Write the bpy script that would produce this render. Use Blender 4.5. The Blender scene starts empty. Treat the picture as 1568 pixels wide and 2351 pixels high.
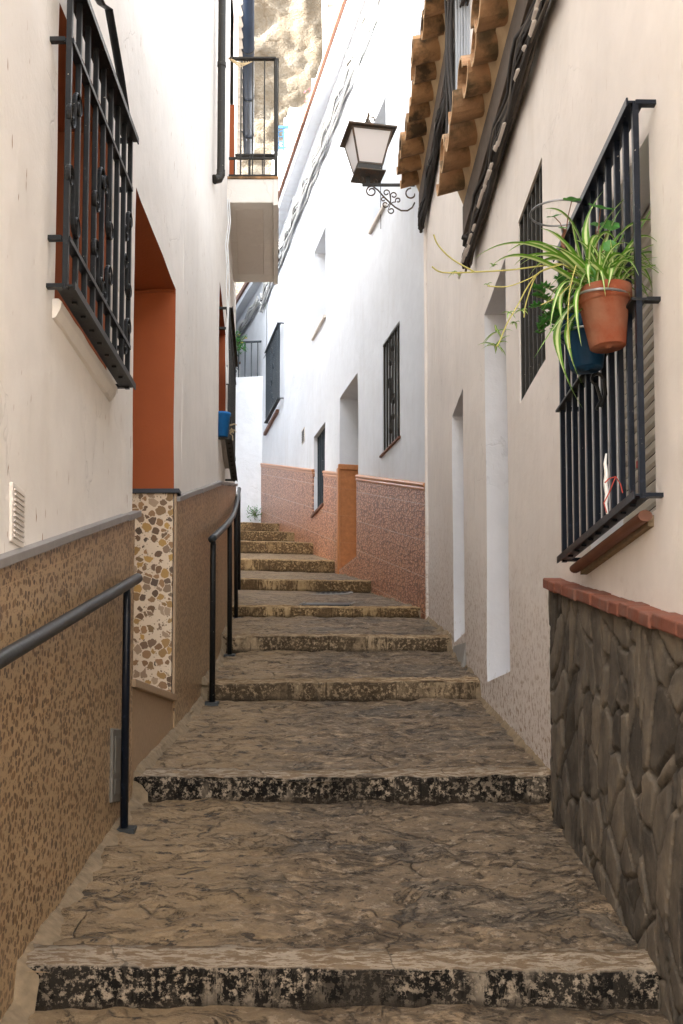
import bpy, math, random
from mathutils import Vector, noise
R = math.radians
random.seed(7)
S = bpy.context.scene
COL = S.collection

# ------------------------------------------------------------------ camera, sky, sun, exposure
PITCH = R(4.2); FPX = 2700.0; CX = 784.0; HY = 1753.0
PY = HY - FPX * math.tan(PITCH)
cd = bpy.data.cameras.new('camera'); cam = bpy.data.objects.new('camera', cd); COL.objects.link(cam)
cd.sensor_fit = 'HORIZONTAL'; cd.sensor_width = 36; cd.lens = FPX / 1568 * 36
cd.shift_y = (PY - 1175) / 1568; cd.clip_start = 0.05; cd.clip_end = 500
cam.location = (0, 0, 0); cam.rotation_euler = (R(90) + PITCH, 0, 0)
S.camera = cam
SUN_EL = R(25); SUN_AZ = R(252)          # compass angle of the sun, clockwise from +Y: from the left
w = bpy.data.worlds.new('World'); S.world = w; w.use_nodes = True
wn = w.node_tree.nodes; wl = w.node_tree.links
bg = wn['Background']; sky = wn.new('ShaderNodeTexSky'); sky.sky_type = 'NISHITA'; sky.sun_disc = False
sky.sun_elevation = SUN_EL; sky.sun_rotation = SUN_AZ; sky.dust_density = 3.0; sky.air_density = 1.0
hs = wn.new('ShaderNodeHueSaturation'); hs.inputs['Saturation'].default_value = 0.24
wl.new(sky.outputs[0], hs.inputs['Color']); wl.new(hs.outputs[0], bg.inputs[0]); bg.inputs[1].default_value = 0.15
sd = bpy.data.lights.new('sun', 'SUN'); sd.energy = 3.4; sd.angle = R(0.5); sd.color = (1, .93, .82)
so = bpy.data.objects.new('sun', sd); COL.objects.link(so)
sv = Vector((math.sin(SUN_AZ) * math.cos(SUN_EL), math.cos(SUN_AZ) * math.cos(SUN_EL), math.sin(SUN_EL)))
so.rotation_euler = sv.to_track_quat('Z', 'Y').to_euler(); so.location = (-6, -6, 20)
S.view_settings.view_transform = 'Standard'; S.view_settings.look = 'None'; S.view_settings.gamma = 1
S.view_settings.exposure = 3.5

# ------------------------------------------------------------------ measuring helpers
def ray(x, y):
    u = (x - CX) / FPX; v = (PY - y) / FPX; c, s = math.cos(PITCH), math.sin(PITCH)
    return Vector((u, c - v * s, s + v * c))
def at(x, y, Y):
    r = ray(x, y); return r * (Y / r.y)
class Frame:
    """vertical wall plane from P0 to P1 (plan points); side=+1 when the street lies on its +X side"""
    def __init__(f, P0, P1, side):
        f.P0 = Vector(P0); f.P1 = Vector(P1); f.L = (f.P1 - f.P0).length; f.d = (f.P1 - f.P0) / f.L
        f.n = Vector((f.d.y, -f.d.x)) * side
    def at(f, s, o, z):
        p = f.P0 + f.d * s + f.n * o; return Vector((p.x, p.y, z))
    def hit(f, x, y, o=0.0):
        r = ray(x, y); P = f.P0 + f.n * o
        t = (P.x * f.n.x + P.y * f.n.y) / (r.x * f.n.x + r.y * f.n.y)
        q = r * t; return (Vector((q.x, q.y)) - P).dot(f.d), q.z
    def sY(f, Y): return (Y - f.P0.y) / f.d.y

STEPS = [  # (Y at left, Y at right, top, bottom)
    (1.60, 1.60, -1.06, -1.155), (3.27, 3.27, -.568, -.663), (4.93, 4.93, -.058, -.155), (7.07, 7.07, .479, .385),
    (8.60, 8.60, .921, .825), (10.56, 10.56, 1.404, 1.322), (12.2, 12.4, 1.929, 1.815), (13.95, 14.24, 2.458, 2.329),
    (15.3, 15.62, 2.939, 2.80), (16.76, 17.06, 3.371, 3.241), (18.2, 18.46, 3.803, 3.671)]
def G(Y):
    if Y <= 1.6: return -1.155 - (1.6 - Y) * .2
    for a, b in zip(STEPS, STEPS[1:]):
        if Y <= b[1]: return a[2] + (b[3] - a[2]) * (Y - a[1]) / (b[1] - a[1])
    return 3.803 + (Y - 18.46) * .19
def XL(Y):
    if Y < 6.2: return -.9575 + .0163 * Y
    if Y < 8: return -.8564 - .002 * (Y - 6.2)
    if Y < 11.6: return -.86 - .058 * (Y - 8)
    return -1.069 - .30 * (Y - 11.6)
def XR(Y):
    return .985 - .0205 * Y if Y < 10.38 else 3.014 - .216 * Y

L1 = Frame((XL(-1.5), -1.5), (XL(6.2), 6.2), 1)
L2 = Frame((XL(6.2), 6.2), (-.86, 8.0), 1)
L3 = Frame((-.86, 8.0), (-1.069, 11.6), 1)
L4 = Frame((-1.069, 11.6), (-2.9, 13.2), 1)
RA = Frame((XR(-1.5), -1.5), (XR(7.3), 7.3), -1)
RB = Frame((XR(7.3), 7.3), (XR(10.379), 10.38), -1)
RC = Frame((.772, 10.38), (3.014 - .216 * 20.5, 20.5), -1)
RD = Frame((-1.414, 20.5), (-1.414 - .32 * 7, 27.5), -1)

# ------------------------------------------------------------------ mesh building
class MB:
    def __init__(m): m.v = []; m.f = []
    def vert(m, p): m.v.append(tuple(p)); return len(m.v) - 1
    def face(m, pts): i = len(m.v); m.v += [tuple(p) for p in pts]; m.f.append(tuple(range(i, i + len(pts)))); return m
    def hexa(m, p):       # 8 corners: bottom 4 ccw, top 4 ccw
        i = len(m.v); m.v += [tuple(q) for q in p]
        for f in ((3, 2, 1, 0), (4, 5, 6, 7), (0, 1, 5, 4), (1, 2, 6, 5), (2, 3, 7, 6), (3, 0, 4, 7)): m.f.append(tuple(i + k for k in f))
        return m
    def fbox(m, F, s0, s1, o0, o1, z0, z1, dz=0.0):   # box in a wall frame; dz raises the s1 end
        return m.hexa([F.at(s0, o0, z0), F.at(s1, o0, z0 + dz), F.at(s1, o1, z0 + dz), F.at(s0, o1, z0),
                       F.at(s0, o0, z1), F.at(s1, o0, z1 + dz), F.at(s1, o1, z1 + dz), F.at(s0, o1, z1)])
    def bar(m, p, q, w, h=None, up=Vector((0, 0, 1))):
        h = h or w; p = Vector(p); q = Vector(q); d = (q - p).normalized()
        a = d.cross(up)
        if a.length < 1e-3: a = Vector((1, 0, 0))
        a.normalize(); b = a.cross(d).normalized(); a = a * w / 2; b = b * h / 2
        return m.hexa([p - a - b, p + a - b, p + a + b, p - a + b, q - a - b, q + a - b, q + a + b, q - a + b])
    def tube(m, pts, r, n=8, flat=1.0, cap=True):
        pts = [Vector(p) for p in pts]; rs = r if isinstance(r, (list, tuple)) else [r] * len(pts)
        base = len(m.v); prev = None
        for i, p in enumerate(pts):
            d = (pts[min(i + 1, len(pts) - 1)] - pts[max(i - 1, 0)]).normalized()
            if prev is None:
                a = d.cross(Vector((0, 0, 1)))
                if a.length < 1e-2: a = d.cross(Vector((0, 1, 0)))
            else: a = prev - d * prev.dot(d)
            a.normalize(); prev = a; b = d.cross(a)
            for k in range(n):
                t = 2 * math.pi * k / n; m.v.append(tuple(p + a * math.cos(t) * rs[i] + b * math.sin(t) * rs[i] * flat))
        for i in range(len(pts) - 1):
            for k in range(n):
                k2 = (k + 1) % n; m.f.append((base + i * n + k, base + i * n + k2, base + (i + 1) * n + k2, base + (i + 1) * n + k))
        if cap:
            m.f.append(tuple(base + k for k in reversed(range(n)))); e = base + (len(pts) - 1) * n; m.f.append(tuple(e + k for k in range(n)))
        return m
    def lathe(m, prof, c, n=32, axis=None):
        c = Vector(c); q = axis.to_track_quat('Z', 'Y') if axis else None; base = len(m.v)
        for r, z in prof:
            for k in range(n):
                t = 2 * math.pi * k / n; p = Vector((r * math.cos(t), r * math.sin(t), z))
                m.v.append(tuple(c + (q @ p if q else p)))
        for i in range(len(prof) - 1):
            for k in range(n):
                k2 = (k + 1) % n; m.f.append((base + i * n + k, base + i * n + k2, base + (i + 1) * n + k2, base + (i + 1) * n + k))
        return m
    def grid(m, P):      # P[i][j] points
        base = len(m.v); ny = len(P[0])
        for row in P:
            for p in row: m.v.append(tuple(p))
        for i in range(len(P) - 1):
            for j in range(ny - 1): a = base + i * ny + j; m.f.append((a, a + 1, a + ny + 1, a + ny))
        return m
    def build(m, name, mat, parent=None, smooth=False, uvf=None, bevel=0, kind=None):
        me = bpy.data.meshes.new(name); me.from_pydata(m.v, [], m.f); me.materials.append(mat)
        if uvf:
            uv = me.uv_layers.new(name='UVMap')
            for l in me.loops: uv.data[l.index].uv = uvf(me.vertices[l.vertex_index].co, l.vertex_index)
        if smooth: me.polygons.foreach_set('use_smooth', [True] * len(me.polygons))
        me.update(); o = bpy.data.objects.new(name, me); COL.objects.link(o)
        if parent: o.parent = parent; o.matrix_parent_inverse = world_inv(parent)
        if bevel:
            b = o.modifiers.new('bevel', 'BEVEL'); b.width = bevel; b.segments = 2; b.limit_method = 'ANGLE'; b.angle_limit = R(40)
        if kind: o['kind'] = kind
        return o
def world_inv(o):
    from mathutils import Matrix
    M = Matrix.Translation(o.location)
    return M.inverted() if o.parent is None else Matrix()
def thing(name, label, cat, loc, group=None):
    o = bpy.data.objects.new(name, None); COL.objects.link(o); o.location = loc; o.empty_display_size = .1
    return tag(o, label, cat, group)
def tag(o, label, cat, group=None):
    o['label'] = label; o['category'] = cat
    if group: o['group'] = group
    return o
def uvw(F):     # along the wall, height above the street
    def f(co, i):
        s = (Vector((co[0], co[1])) - F.P0).dot(F.d); return (s, co[2] - G(co[1]))
    return f
def uvs(F, k):  # along the wall, height measured parallel to a slope k
    def f(co, i):
        s = (Vector((co[0], co[1])) - F.P0).dot(F.d); return (s, co[2] - k * s)
    return f
def uvz(F): return uvs(F, 0)

# ------------------------------------------------------------------ materials
class N:
    def __init__(s, name):
        s.m = bpy.data.materials.new(name); s.m.use_nodes = True; s.t = s.m.node_tree; s.b = s.t.nodes['Principled BSDF']
        s.b.inputs['Specular IOR Level'].default_value = .3
    def n(s, typ, out=0, **kw):
        nd = s.t.nodes.new('ShaderNode' + typ)
        for k, v in kw.items():
            if k.startswith('p_'): setattr(nd, k[2:], v)
            else:
                key = int(k[1:]) if k[0] == 'i' and k[1:].isdigit() else k.replace('_', ' ')
                s.set(nd.inputs[key], v)
        return nd.outputs[out]
    def set(s, inp, v):
        if isinstance(v, bpy.types.NodeSocket): s.t.links.new(v, inp)
        elif isinstance(v, (tuple, list)) and len(v) == 3 and inp.type == 'RGBA': inp.default_value = (*v, 1)
        else: inp.default_value = v
    def out(s, k, v): s.set(s.b.inputs[k], v)
    def co(s, kind='Object'): return s.n('TexCoord', out=['Generated', 'Normal', 'UV', 'Object'].index(kind))
    def sc(s, v, x, y, z): return s.n('Vector' + 'Math', p_operation='MULTIPLY', i0=v, i1=(x, y, z))
    def noise(s, v, scale, detail=4, rough=.55, dist=0, out=0): return s.n('TexNoise', out=out, Vector=v, Scale=scale, Detail=detail, Roughness=rough, Distortion=dist)
    def vor(s, v, scale, feat='F1', out=0, rnd=1): return s.n('TexVoronoi', out=out, p_feature=feat, Vector=v, Scale=scale, Randomness=rnd)
    def ramp(s, f, *st):
        nd = s.t.nodes.new('ShaderNodeValToRGB'); s.set(nd.inputs[0], f); cr = nd.color_ramp
        while len(cr.elements) < len(st): cr.elements.new(.5)
        for e, (p, c) in zip(cr.elements, st): e.position = p; e.color = (*c, 1) if isinstance(c, tuple) else (c, c, c, 1)
        return nd.outputs[0]
    def mix(s, f, a, b, mode='MIX'):
        nd = s.t.nodes.new('ShaderNodeMix'); nd.data_type = 'RGBA'; nd.blend_type = mode
        s.set(nd.inputs[0], f); s.set(nd.inputs[6], a); s.set(nd.inputs[7], b); return nd.outputs[2]
    def math(s, op, a, b=0.0, c=0.0, clamp=False):
        nd = s.t.nodes.new('ShaderNodeMath'); nd.operation = op; nd.use_clamp = clamp
        s.set(nd.inputs[0], a); s.set(nd.inputs[1], b); s.set(nd.inputs[2], c); return nd.outputs[0]
    def bump(s, h, strength=.5, dist=.01, normal=None):
        nd = s.t.nodes.new('ShaderNodeBump'); s.set(nd.inputs['Height'], h); nd.inputs['Strength'].default_value = strength; nd.inputs['Distance'].default_value = dist
        if normal: s.set(nd.inputs['Normal'], normal)
        return nd.outputs[0]
    def sep(s, v, k): return s.n('SeparateXYZ', out=k, Vector=v)
    def warp(s, v, scale, amt):
        nz = s.n('TexNoise', out=1, Vector=v, Scale=scale, Detail=3.0)
        q = s.n('VectorMath', p_operation='MULTIPLY_ADD', i0=nz, i1=(amt,) * 3, i2=v); return q
def plain(name, col, rough=.6, metal=0, nscale=30, var=.15, bump=.1, bscale=60, spec=.3):
    k = N(name); c = k.co(); n = k.noise(c, nscale, 4)
    k.out('Base Color', k.mix(n, tuple(x * (1 - var) for x in col), tuple(min(1, x * (1 + var)) for x in col)))
    k.out('Roughness', rough); k.out('Metallic', metal); k.out('Specular IOR Level', spec)
    if bump: k.out('Normal', k.bump(k.noise(c, bscale, 4), bump, .004))
    return k.m
def plaster(name, base, dirt=(.30, .2, .12), peel=.3, streak=.25, rough=.85, bump=.5, specks=.5, tint=None):
    k = N(name); c = k.co(); uv = k.co('UV')
    n1 = k.noise(c, 1.1, 5, .6); n2 = k.noise(c, 9, 5)
    col = k.mix(k.ramp(n1, (.35, 0.0), (.65, 1.0)), base, tint or tuple(x * .9 for x in base))
    col = k.mix(k.math('MULTIPLY', k.ramp(n2, (.4, 0.0), (.75, 1.0)), .35), col, tuple(x * .82 for x in base))
    su = k.sc(k.warp(uv, 2, .05), 3.2, .5, 1); st = k.math('MULTIPLY', k.ramp(k.noise(su, 2.2, 4, .55), (.5, 0.0), (.8, 1.0)), k.ramp(k.noise(c, .8, 3), (.42, 0.0), (.6, 1.0)))
    col = k.mix(k.math('MULTIPLY', st, streak), col, tuple(x * y for x, y in zip(base, (.62, .55, .45))))
    # short rusty run marks
    sp = k.ramp(k.noise(k.sc(uv, 55, 9, 1), 1.0, 2, .5), (.70, 0.0), (.73, 1.0)); spm = k.ramp(k.noise(c, 1.7, 2), (.42, 0.0), (.55, 1.0))
    col = k.mix(k.math('MULTIPLY', k.math('MULTIPLY', sp, spm), specks), col, (.36, .22, .12))
    # dirt and peeling close to the street
    hv = k.sep(uv, 1); nn = k.noise(k.sc(uv, 3.5, 3.5, 1), 1.6, 6, .65)
    hh = k.math('ADD', hv, k.math('MULTIPLY', k.math('SUBTRACT', nn, .5), -1.1))
    low = k.ramp(hh, (.02, 1.0), (max(.05, peel), 0.0))
    pn = k.ramp(k.noise(k.sc(uv, 8, 8, 1), 3.2, 6, .7), (.42, 0.0), (.5, 1.0))
    col = k.mix(k.math('MULTIPLY', low, .85), col, k.mix(pn, dirt, tuple(.75 * a + .25 * b for a, b in zip(base, dirt))))
    # relief: trowel waves, grain, flaking edges, hairline cracks
    cr = k.vor(k.warp(k.warp(c, 1.6, .8), 9, .10), 1.5, 'DISTANCE_TO_EDGE'); crm = k.math('MULTIPLY', k.ramp(cr, (0.0, 1.0), (.007, 0.0)), k.ramp(k.noise(c, .9, 2), (.54, 0.0), (.58, 1.0)))
    col = k.mix(k.math('MULTIPLY', crm, .14), col, (.2, .17, .14))
    k.out('Base Color', col); k.out('Roughness', rough); k.out('Specular IOR Level', .2)
    h = k.math('ADD', k.math('MULTIPLY', k.noise(c, 4, 3), 1.6), k.math('MULTIPLY', k.noise(c, 60, 5, .6), .25))
    h = k.math('SUBTRACT', h, k.math('MULTIPLY', crm, .25))
    h = k.math('ADD', h, k.math('MULTIPLY', k.math('MULTIPLY', pn, low), .35))
    k.out('Normal', k.bump(h, bump, .012)); return k.m
def terrazzo(name, matrix, stones, scale, chip=.5, rough=.28, slope=None, rm=.24):
    k = N(name); uv = k.co('UV'); v = k.warp(k.warp(uv, scale * .9, .7 / scale), scale * 3, .25 / scale)
    e = k.vor(v, scale, 'F1'); rc = k.vor(v, scale, 'F1', out=1); ran = k.sep(rc, 0); ran2 = k.sep(rc, 1)
    ed = k.ramp(k.vor(v, scale, 'DISTANCE_TO_EDGE'), (.035, 0.0), (.06, 1.0)); rim = k.math('MULTIPLY_ADD', ran2, .24, rm); big = k.math('MULTIPLY', k.ramp(k.math('SUBTRACT', e, rim), (0.0, 1.0), (.035, 0.0)), k.math('MULTIPLY', ed, k.math('GREATER_THAN', ran, 1 - chip)))
    e2 = k.vor(v, scale * 3.1, 'F1'); rc2 = k.vor(v, scale * 3.1, 'F1', out=1)
    sm = k.math('MULTIPLY', k.ramp(e2, (.30, 1.0), (.36, 0.0)), k.math('GREATER_THAN', k.sep(rc2, 0), .45))
    n = k.noise(uv, scale * 5, 4)
    mt = k.mix(k.ramp(k.noise(uv, scale * .12, 3), (.3, 0.0), (.7, 1.0)), matrix, tuple(x * .82 for x in matrix)); mt = k.mix(k.math('MULTIPLY', n, .5), mt, tuple(min(1, x * 1.25) for x in matrix))
    sc_ = k.ramp(ran2, *[((i + .001) / (len(stones) - 1), c) for i, c in enumerate(stones)])
    sc_ = k.mix(k.math('MULTIPLY', n, .1), sc_, tuple(x * .8 for x in matrix))
    s2 = k.ramp(k.sep(rc2, 1), (0, stones[0]), (.5, stones[1]), (1, tuple(x * .75 for x in matrix)))
    col = k.mix(k.math('MULTIPLY', sm, .75), mt, s2); col = k.mix(big, col, sc_)
    br = k.n('TexBrick', out=1, Vector=uv, Scale=1.0, i5=.0025, i8=.6, i9=.42) if slope is not None else None
    if br is not None: col = k.mix(k.math('MULTIPLY', br, .6), col, tuple(min(1, x * 1.15) for x in matrix))
    k.out('Base Color', col); k.out('Roughness', k.math('ADD', rough, k.math('MULTIPLY', k.noise(uv, 3, 3), .15))); k.out('Specular IOR Level', .45)
    k.out('Normal', k.bump(k.noise(uv, scale * 2, 3), .06, .003)); return k.m
def flagstone():
    k = N('flagstone_paving'); c = k.co(); c2 = k.sc(c, 1, 1.25, .3); v = k.warp(k.warp(c2, 2.2, .35), 14, .035)
    cell = k.vor(v, 3.1, 'F1', out=1); e = k.vor(v, 3.1, 'DISTANCE_TO_EDGE'); ran = k.sep(cell, 0)
    n = k.noise(k.sc(c, 6, 7, 3), 1.9, 9, .72, .6); n2 = k.noise(k.sc(c, 2.4, 3, 1), 1.8, 7, .68, .5); n3 = k.noise(c, .9, 3)
    base = k.ramp(k.math('MULTIPLY_ADD', n, .6, k.math('MULTIPLY', n2, .4)), (.34, (.036, .023, .012)), (.44, (.108, .071, .038)), (.52, (.178, .120, .067)), (.61, (.40, .28, .165)))
    slab = k.math('MULTIPLY', k.math('GREATER_THAN', ran, .5), k.ramp(e, (.02, 0.0), (.07, 1.0)))
    col = k.mix(k.math('MULTIPLY', slab, .62), base, k.mix(n, (.11, .072, .042), (.35, .25, .15)))
    worn = k.math('MULTIPLY', k.math('LESS_THAN', ran, .3), k.ramp(n3, (.45, .35), (.6, .75))); col = k.mix(worn, col, k.mix(n, (.08, .062, .044), (.20, .155, .108)))
    cr = k.math('ABSOLUTE', k.math('SUBTRACT', k.noise(k.sc(c, 2.2, 3.2, 1), 1.6, 7, .72, .6), .5)); crm = k.math('MULTIPLY', k.ramp(cr, (0.0, 1.0), (.013, 0.0)), k.ramp(k.noise(c, 3.1, 3), (.44, 0.0), (.50, 1.0)))
    eg = k.math('MULTIPLY', k.ramp(e, (0.0, 1.0), (.022, 0.0)), k.ramp(k.noise(c, 4.1, 4), (.50, 0.0), (.58, 1.0)))
    fl = k.ramp(k.noise(k.sc(c, 4.5, 6.5, 1), 2.6, 6, .70), (.385, 1.0), (.410, 0.0)); dk = k.math('MAXIMUM', k.math('MAXIMUM', crm, eg), fl)
    col = k.mix(k.math('MULTIPLY', dk, .7), col, (.022, .016, .011))
    chips = k.ramp(k.noise(k.sc(c, 4, 5, 1), 5, 6, .75), (.565, 0.0), (.60, 1.0)); col = k.mix(k.math('MULTIPLY', chips, .55), col, (.44, .34, .235))
    grit = k.ramp(k.noise(c, 95, 3, .6), (.68, 0.0), (.73, 1.0)); col = k.mix(k.math('MULTIPLY', grit, .5), col, (.52, .44, .34))
    gd = k.ramp(k.noise(c, 70, 3, .6), (.36, 1.0), (.41, 0.0)); col = k.mix(k.math('MULTIPLY', gd, .55), col, (.03, .022, .014))
    x = k.sep(c, 0); lf = k.ramp(k.math('ADD', x, k.math('MULTIPLY', k.noise(k.sc(c, 2, 5, 1), 1.5, 6, .7), .9)), (-.55, .7), (.35, 0.0))
    col = k.mix(k.math('MULTIPLY', lf, k.math('SUBTRACT', 1.0, dk)), col, k.mix(n, (.15, .09, .04), (.46, .315, .165)))  # sandy golden left side, with warm light off the tiled wall painted in
    k.out('Base Color', col); k.out('Roughness', .68); k.out('Specular IOR Level', .35)
    h = k.math('ADD', k.math('MULTIPLY', n, .8), k.math('MULTIPLY', dk, -.4)); h = k.math('ADD', h, k.math('MULTIPLY', k.noise(c, 60, 5, .65), .22)); h = k.math('ADD', h, k.math('MULTIPLY', slab, .12))
    k.out('Normal', k.bump(h, 1, .03)); return k.m
def stepstone(name, base, dark, amount, dcol=(.014, .012, .010)):
    k = N(name); c = k.co(); g = k.n('NewGeometry', out=1); nz = k.math('ABSOLUTE', k.sep(g, 2))
    n = k.noise(c, 9, 6, .65); col = k.mix(n, tuple(x * .6 for x in base), tuple(min(1, x * 1.3) for x in base))
    st = k.noise(k.sc(c, 8, 8, 2.2), 1.3, 8, .75)
    m = k.ramp(st, (.56 - .14 * amount, 0.0), (.62 - .12 * amount, 1.0))
    blot = k.ramp(k.noise(k.sc(c, 1, 1, .6), 2.2, 5, .6), (.56 - .22 * amount, 0.0), (.66 - .21 * amount, 1.0)); sp = k.math('MAXIMUM', k.ramp(k.noise(c, 48, 6, .75), (.41, .0), (.49, 1.0)), k.math('MULTIPLY', k.ramp(k.noise(c, 3.5, 3), (.50, 0.0), (.62, 1.0)), .85))
    face = k.ramp(nz, (.55, 1.0), (.9, 0.0))
    mk = k.math('MULTIPLY', k.math('MULTIPLY', k.math('MAXIMUM', m, k.math('MULTIPLY', blot, .95)), sp), face)
    col = k.mix(k.math('MULTIPLY', mk, dark * 1.05, 0, True), col, dcol)
    uv = k.co('UV'); px = k.math('FLOOR', k.math('MULTIPLY_ADD', k.sep(c, 0), 1.3, k.math('MULTIPLY_ADD', k.noise(c, 9, 4), .16, k.math('MULTIPLY', k.sep(c, 1), .37))))
    wn_ = k.n('TexWhiteNoise', p_noise_dimensions='1D', W=k.math('ADD', px, .5)); col = k.mix(k.math('MULTIPLY', wn_, .6), col, (.6, .58, .55), 'MULTIPLY')
    dr = k.math('MULTIPLY', k.ramp(k.noise(k.sc(uv, 26, 1.5, 1), 1.0, 2, .5), (.62, 0.0), (.67, 1.0)), face); col = k.mix(k.math('MULTIPLY', dr, .8 * dark), col, dcol)
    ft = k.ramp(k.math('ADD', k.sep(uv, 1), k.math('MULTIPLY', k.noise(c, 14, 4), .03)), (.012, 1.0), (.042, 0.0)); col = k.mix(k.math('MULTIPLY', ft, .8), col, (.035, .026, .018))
    pits = k.ramp(k.noise(k.sc(c, 7, 22, 9), 2.5, 6, .72), (.47, 0.0), (.52, 1.0))
    col = k.mix(k.math('MULTIPLY', k.math('SUBTRACT', 1.0, face), k.math('MULTIPLY', pits, .85)), col, tuple(x * y for x, y in zip(base, (.36, .29, .22))))
    jt = k.math('LESS_THAN', k.math('ABSOLUTE', k.math('SUBTRACT', k.math('FRACT', k.math('MULTIPLY_ADD', k.sep(c, 0), 1.3, k.math('MULTIPLY_ADD', k.noise(c, 9, 4), .16, k.math('MULTIPLY', k.sep(c, 1), .37)))), .5)), .0045)
    col = k.mix(k.math('MULTIPLY', jt, .5), col, (.05, .04, .03))
    k.out('Base Color', col); k.out('Roughness', .9); k.out('Specular IOR Level', .08)
    k.out('Normal', k.bump(k.math('ADD', k.noise(c, 34, 6, .7), k.math('MULTIPLY', k.noise(c, 120, 3), .3)), .9, .012)); return k.m
def relief_tile():
    k = N('embossed_wall_tile'); uv = k.co('UV'); v = k.warp(k.warp(uv, 9, .035), 30, .014)
    b1 = k.ramp(k.vor(k.sc(v, 13, 27, 1), 1.0, 'DISTANCE_TO_EDGE'), (.03, 1.0), (.16, 0.0))
    b2 = k.ramp(k.noise(k.sc(v, 12, 40, 1), 1.0, 4, .6), (.38, 1.0), (.46, 0.0))
    tl = k.n('TexBrick', out=1, Vector=uv, Scale=1.0, p_offset=0, i5=.004, i8=.33, i9=.33)
    n = k.noise(uv, 28, 6, .7); hx = k.math('SUBTRACT', n, k.math('MULTIPLY', k.math('ADD', b1, k.math('MULTIPLY', b2, .5)), .55))
    col = k.ramp(hx, (.0, (.16, .05, .02)), (.25, (.43, .175, .082)), (.60, (.58, .30, .17)))
    lite = k.ramp(k.noise(k.sc(v, 14, 40, 1), 1.2, 4, .6), (.62, 0.0), (.68, 1.0))
    col = k.mix(k.math('MULTIPLY', lite, .6), col, (.82, .60, .44))  # pale flecks painted in as highlights on the embossing
    col = k.mix(k.math('MULTIPLY', tl, .6), col, (.62, .5, .43))
    k.out('Base Color', col); k.out('Roughness', .34); k.out('Specular IOR Level', .4); k.out('Normal', k.bump(hx, .5, .008)); return k.m
def rock():
    k = N('cliff_rock'); c = k.co(); n = k.noise(k.sc(c, .6, 1, 2.0), .5, 9, .7); n2 = k.noise(k.sc(c, 1, 1, 1.6), 1.6, 8, .7)
    col = k.ramp(n, (.36, (.165, .14, .105)), (.5, (.19, .17, .138)), (.64, (.205, .19, .165)))
    col = k.mix(k.ramp(n2, (.4, .6), (.6, 0.0)), col, (.15, .12, .085)); ck = k.vor(k.warp(c, .8, 1.6), .55, 'DISTANCE_TO_EDGE'); col = k.mix(k.math('MULTIPLY', k.ramp(ck, (0.0, 1.0), (.03, 0.0)), .5), col, (.12, .09, .06)); k.out('Base Color', col); k.out('Roughness', .95)
    k.out('Normal', k.bump(k.math('ADD', n2, k.math('MULTIPLY', k.noise(c, 7, 6, .7), .4)), 1, .35)); return k.m
def clay(name, base, lich=(.09, .075, .05), amt=.75, scale=10):
    k = N(name); c = k.co(); n = k.noise(c, scale, 6, .65); n2 = k.noise(c, scale * .45, 5, .6)
    col = k.mix(n, tuple(x * .7 for x in base), tuple(min(1, x * 1.35) for x in base))
    col = k.mix(k.math('MULTIPLY', k.ramp(n2, (.46, 0.0), (.62, 1.0)), amt), col, lich)
    k.out('Base Color', col); k.out('Roughness', .85); k.out('Normal', k.bump(k.noise(c, 60, 5, .65), .6, .006)); return k.m
def iron(name, col=(.018, .019, .02), rough=.42):
    k = N(name); c = k.co(); n = k.noise(c, 45, 5, .6)
    cc = k.mix(k.ramp(n, (.60, 0.0), (.72, 1.0)), col, tuple(x * 2.6 + .004 for x in col))
    chip = k.ramp(k.noise(c, 85, 3, .5), (.735, 0.0), (.75, 1.0)); cc = k.mix(k.math('MULTIPLY', chip, .7), cc, (.45, .40, .33))
    k.out('Base Color', cc); k.out('Roughness', rough); k.out('Specular IOR Level', .3); k.out('Normal', k.bump(n, .25, .003)); return k.m
def leafmat(name, edge, mid, stripe=True):
    k = N(name); uv = k.co('UV'); u = k.math('ABSOLUTE', k.math('SUBTRACT', k.sep(uv, 0), .5)); n = k.noise(k.co(), 30, 3)
    g = k.mix(n, tuple(x * .75 for x in edge), tuple(x * 1.25 for x in edge))
    if stripe: g = k.mix(k.ramp(u, (.15, 1.0), (.23, 0.0)), g, mid)
    else: g = k.mix(k.ramp(u, (.02, .6), (.08, 0.0)), g, mid)
    k.out('Base Color', g); k.out('Roughness', .4); k.out('Specular IOR Level', .4)
    tr = k.t.nodes.new('ShaderNodeBsdfTranslucent'); k.t.links.new(g, tr.inputs[0]); mx = k.t.nodes.new('ShaderNodeMixShader'); mx.inputs[0].default_value = .3
    k.t.links.new(k.b.outputs[0], mx.inputs[1]); k.t.links.new(tr.outputs[0], mx.inputs[2]); k.t.links.new(mx.outputs[0], k.t.nodes['Material Output'].inputs[0]); return k.m

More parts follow.
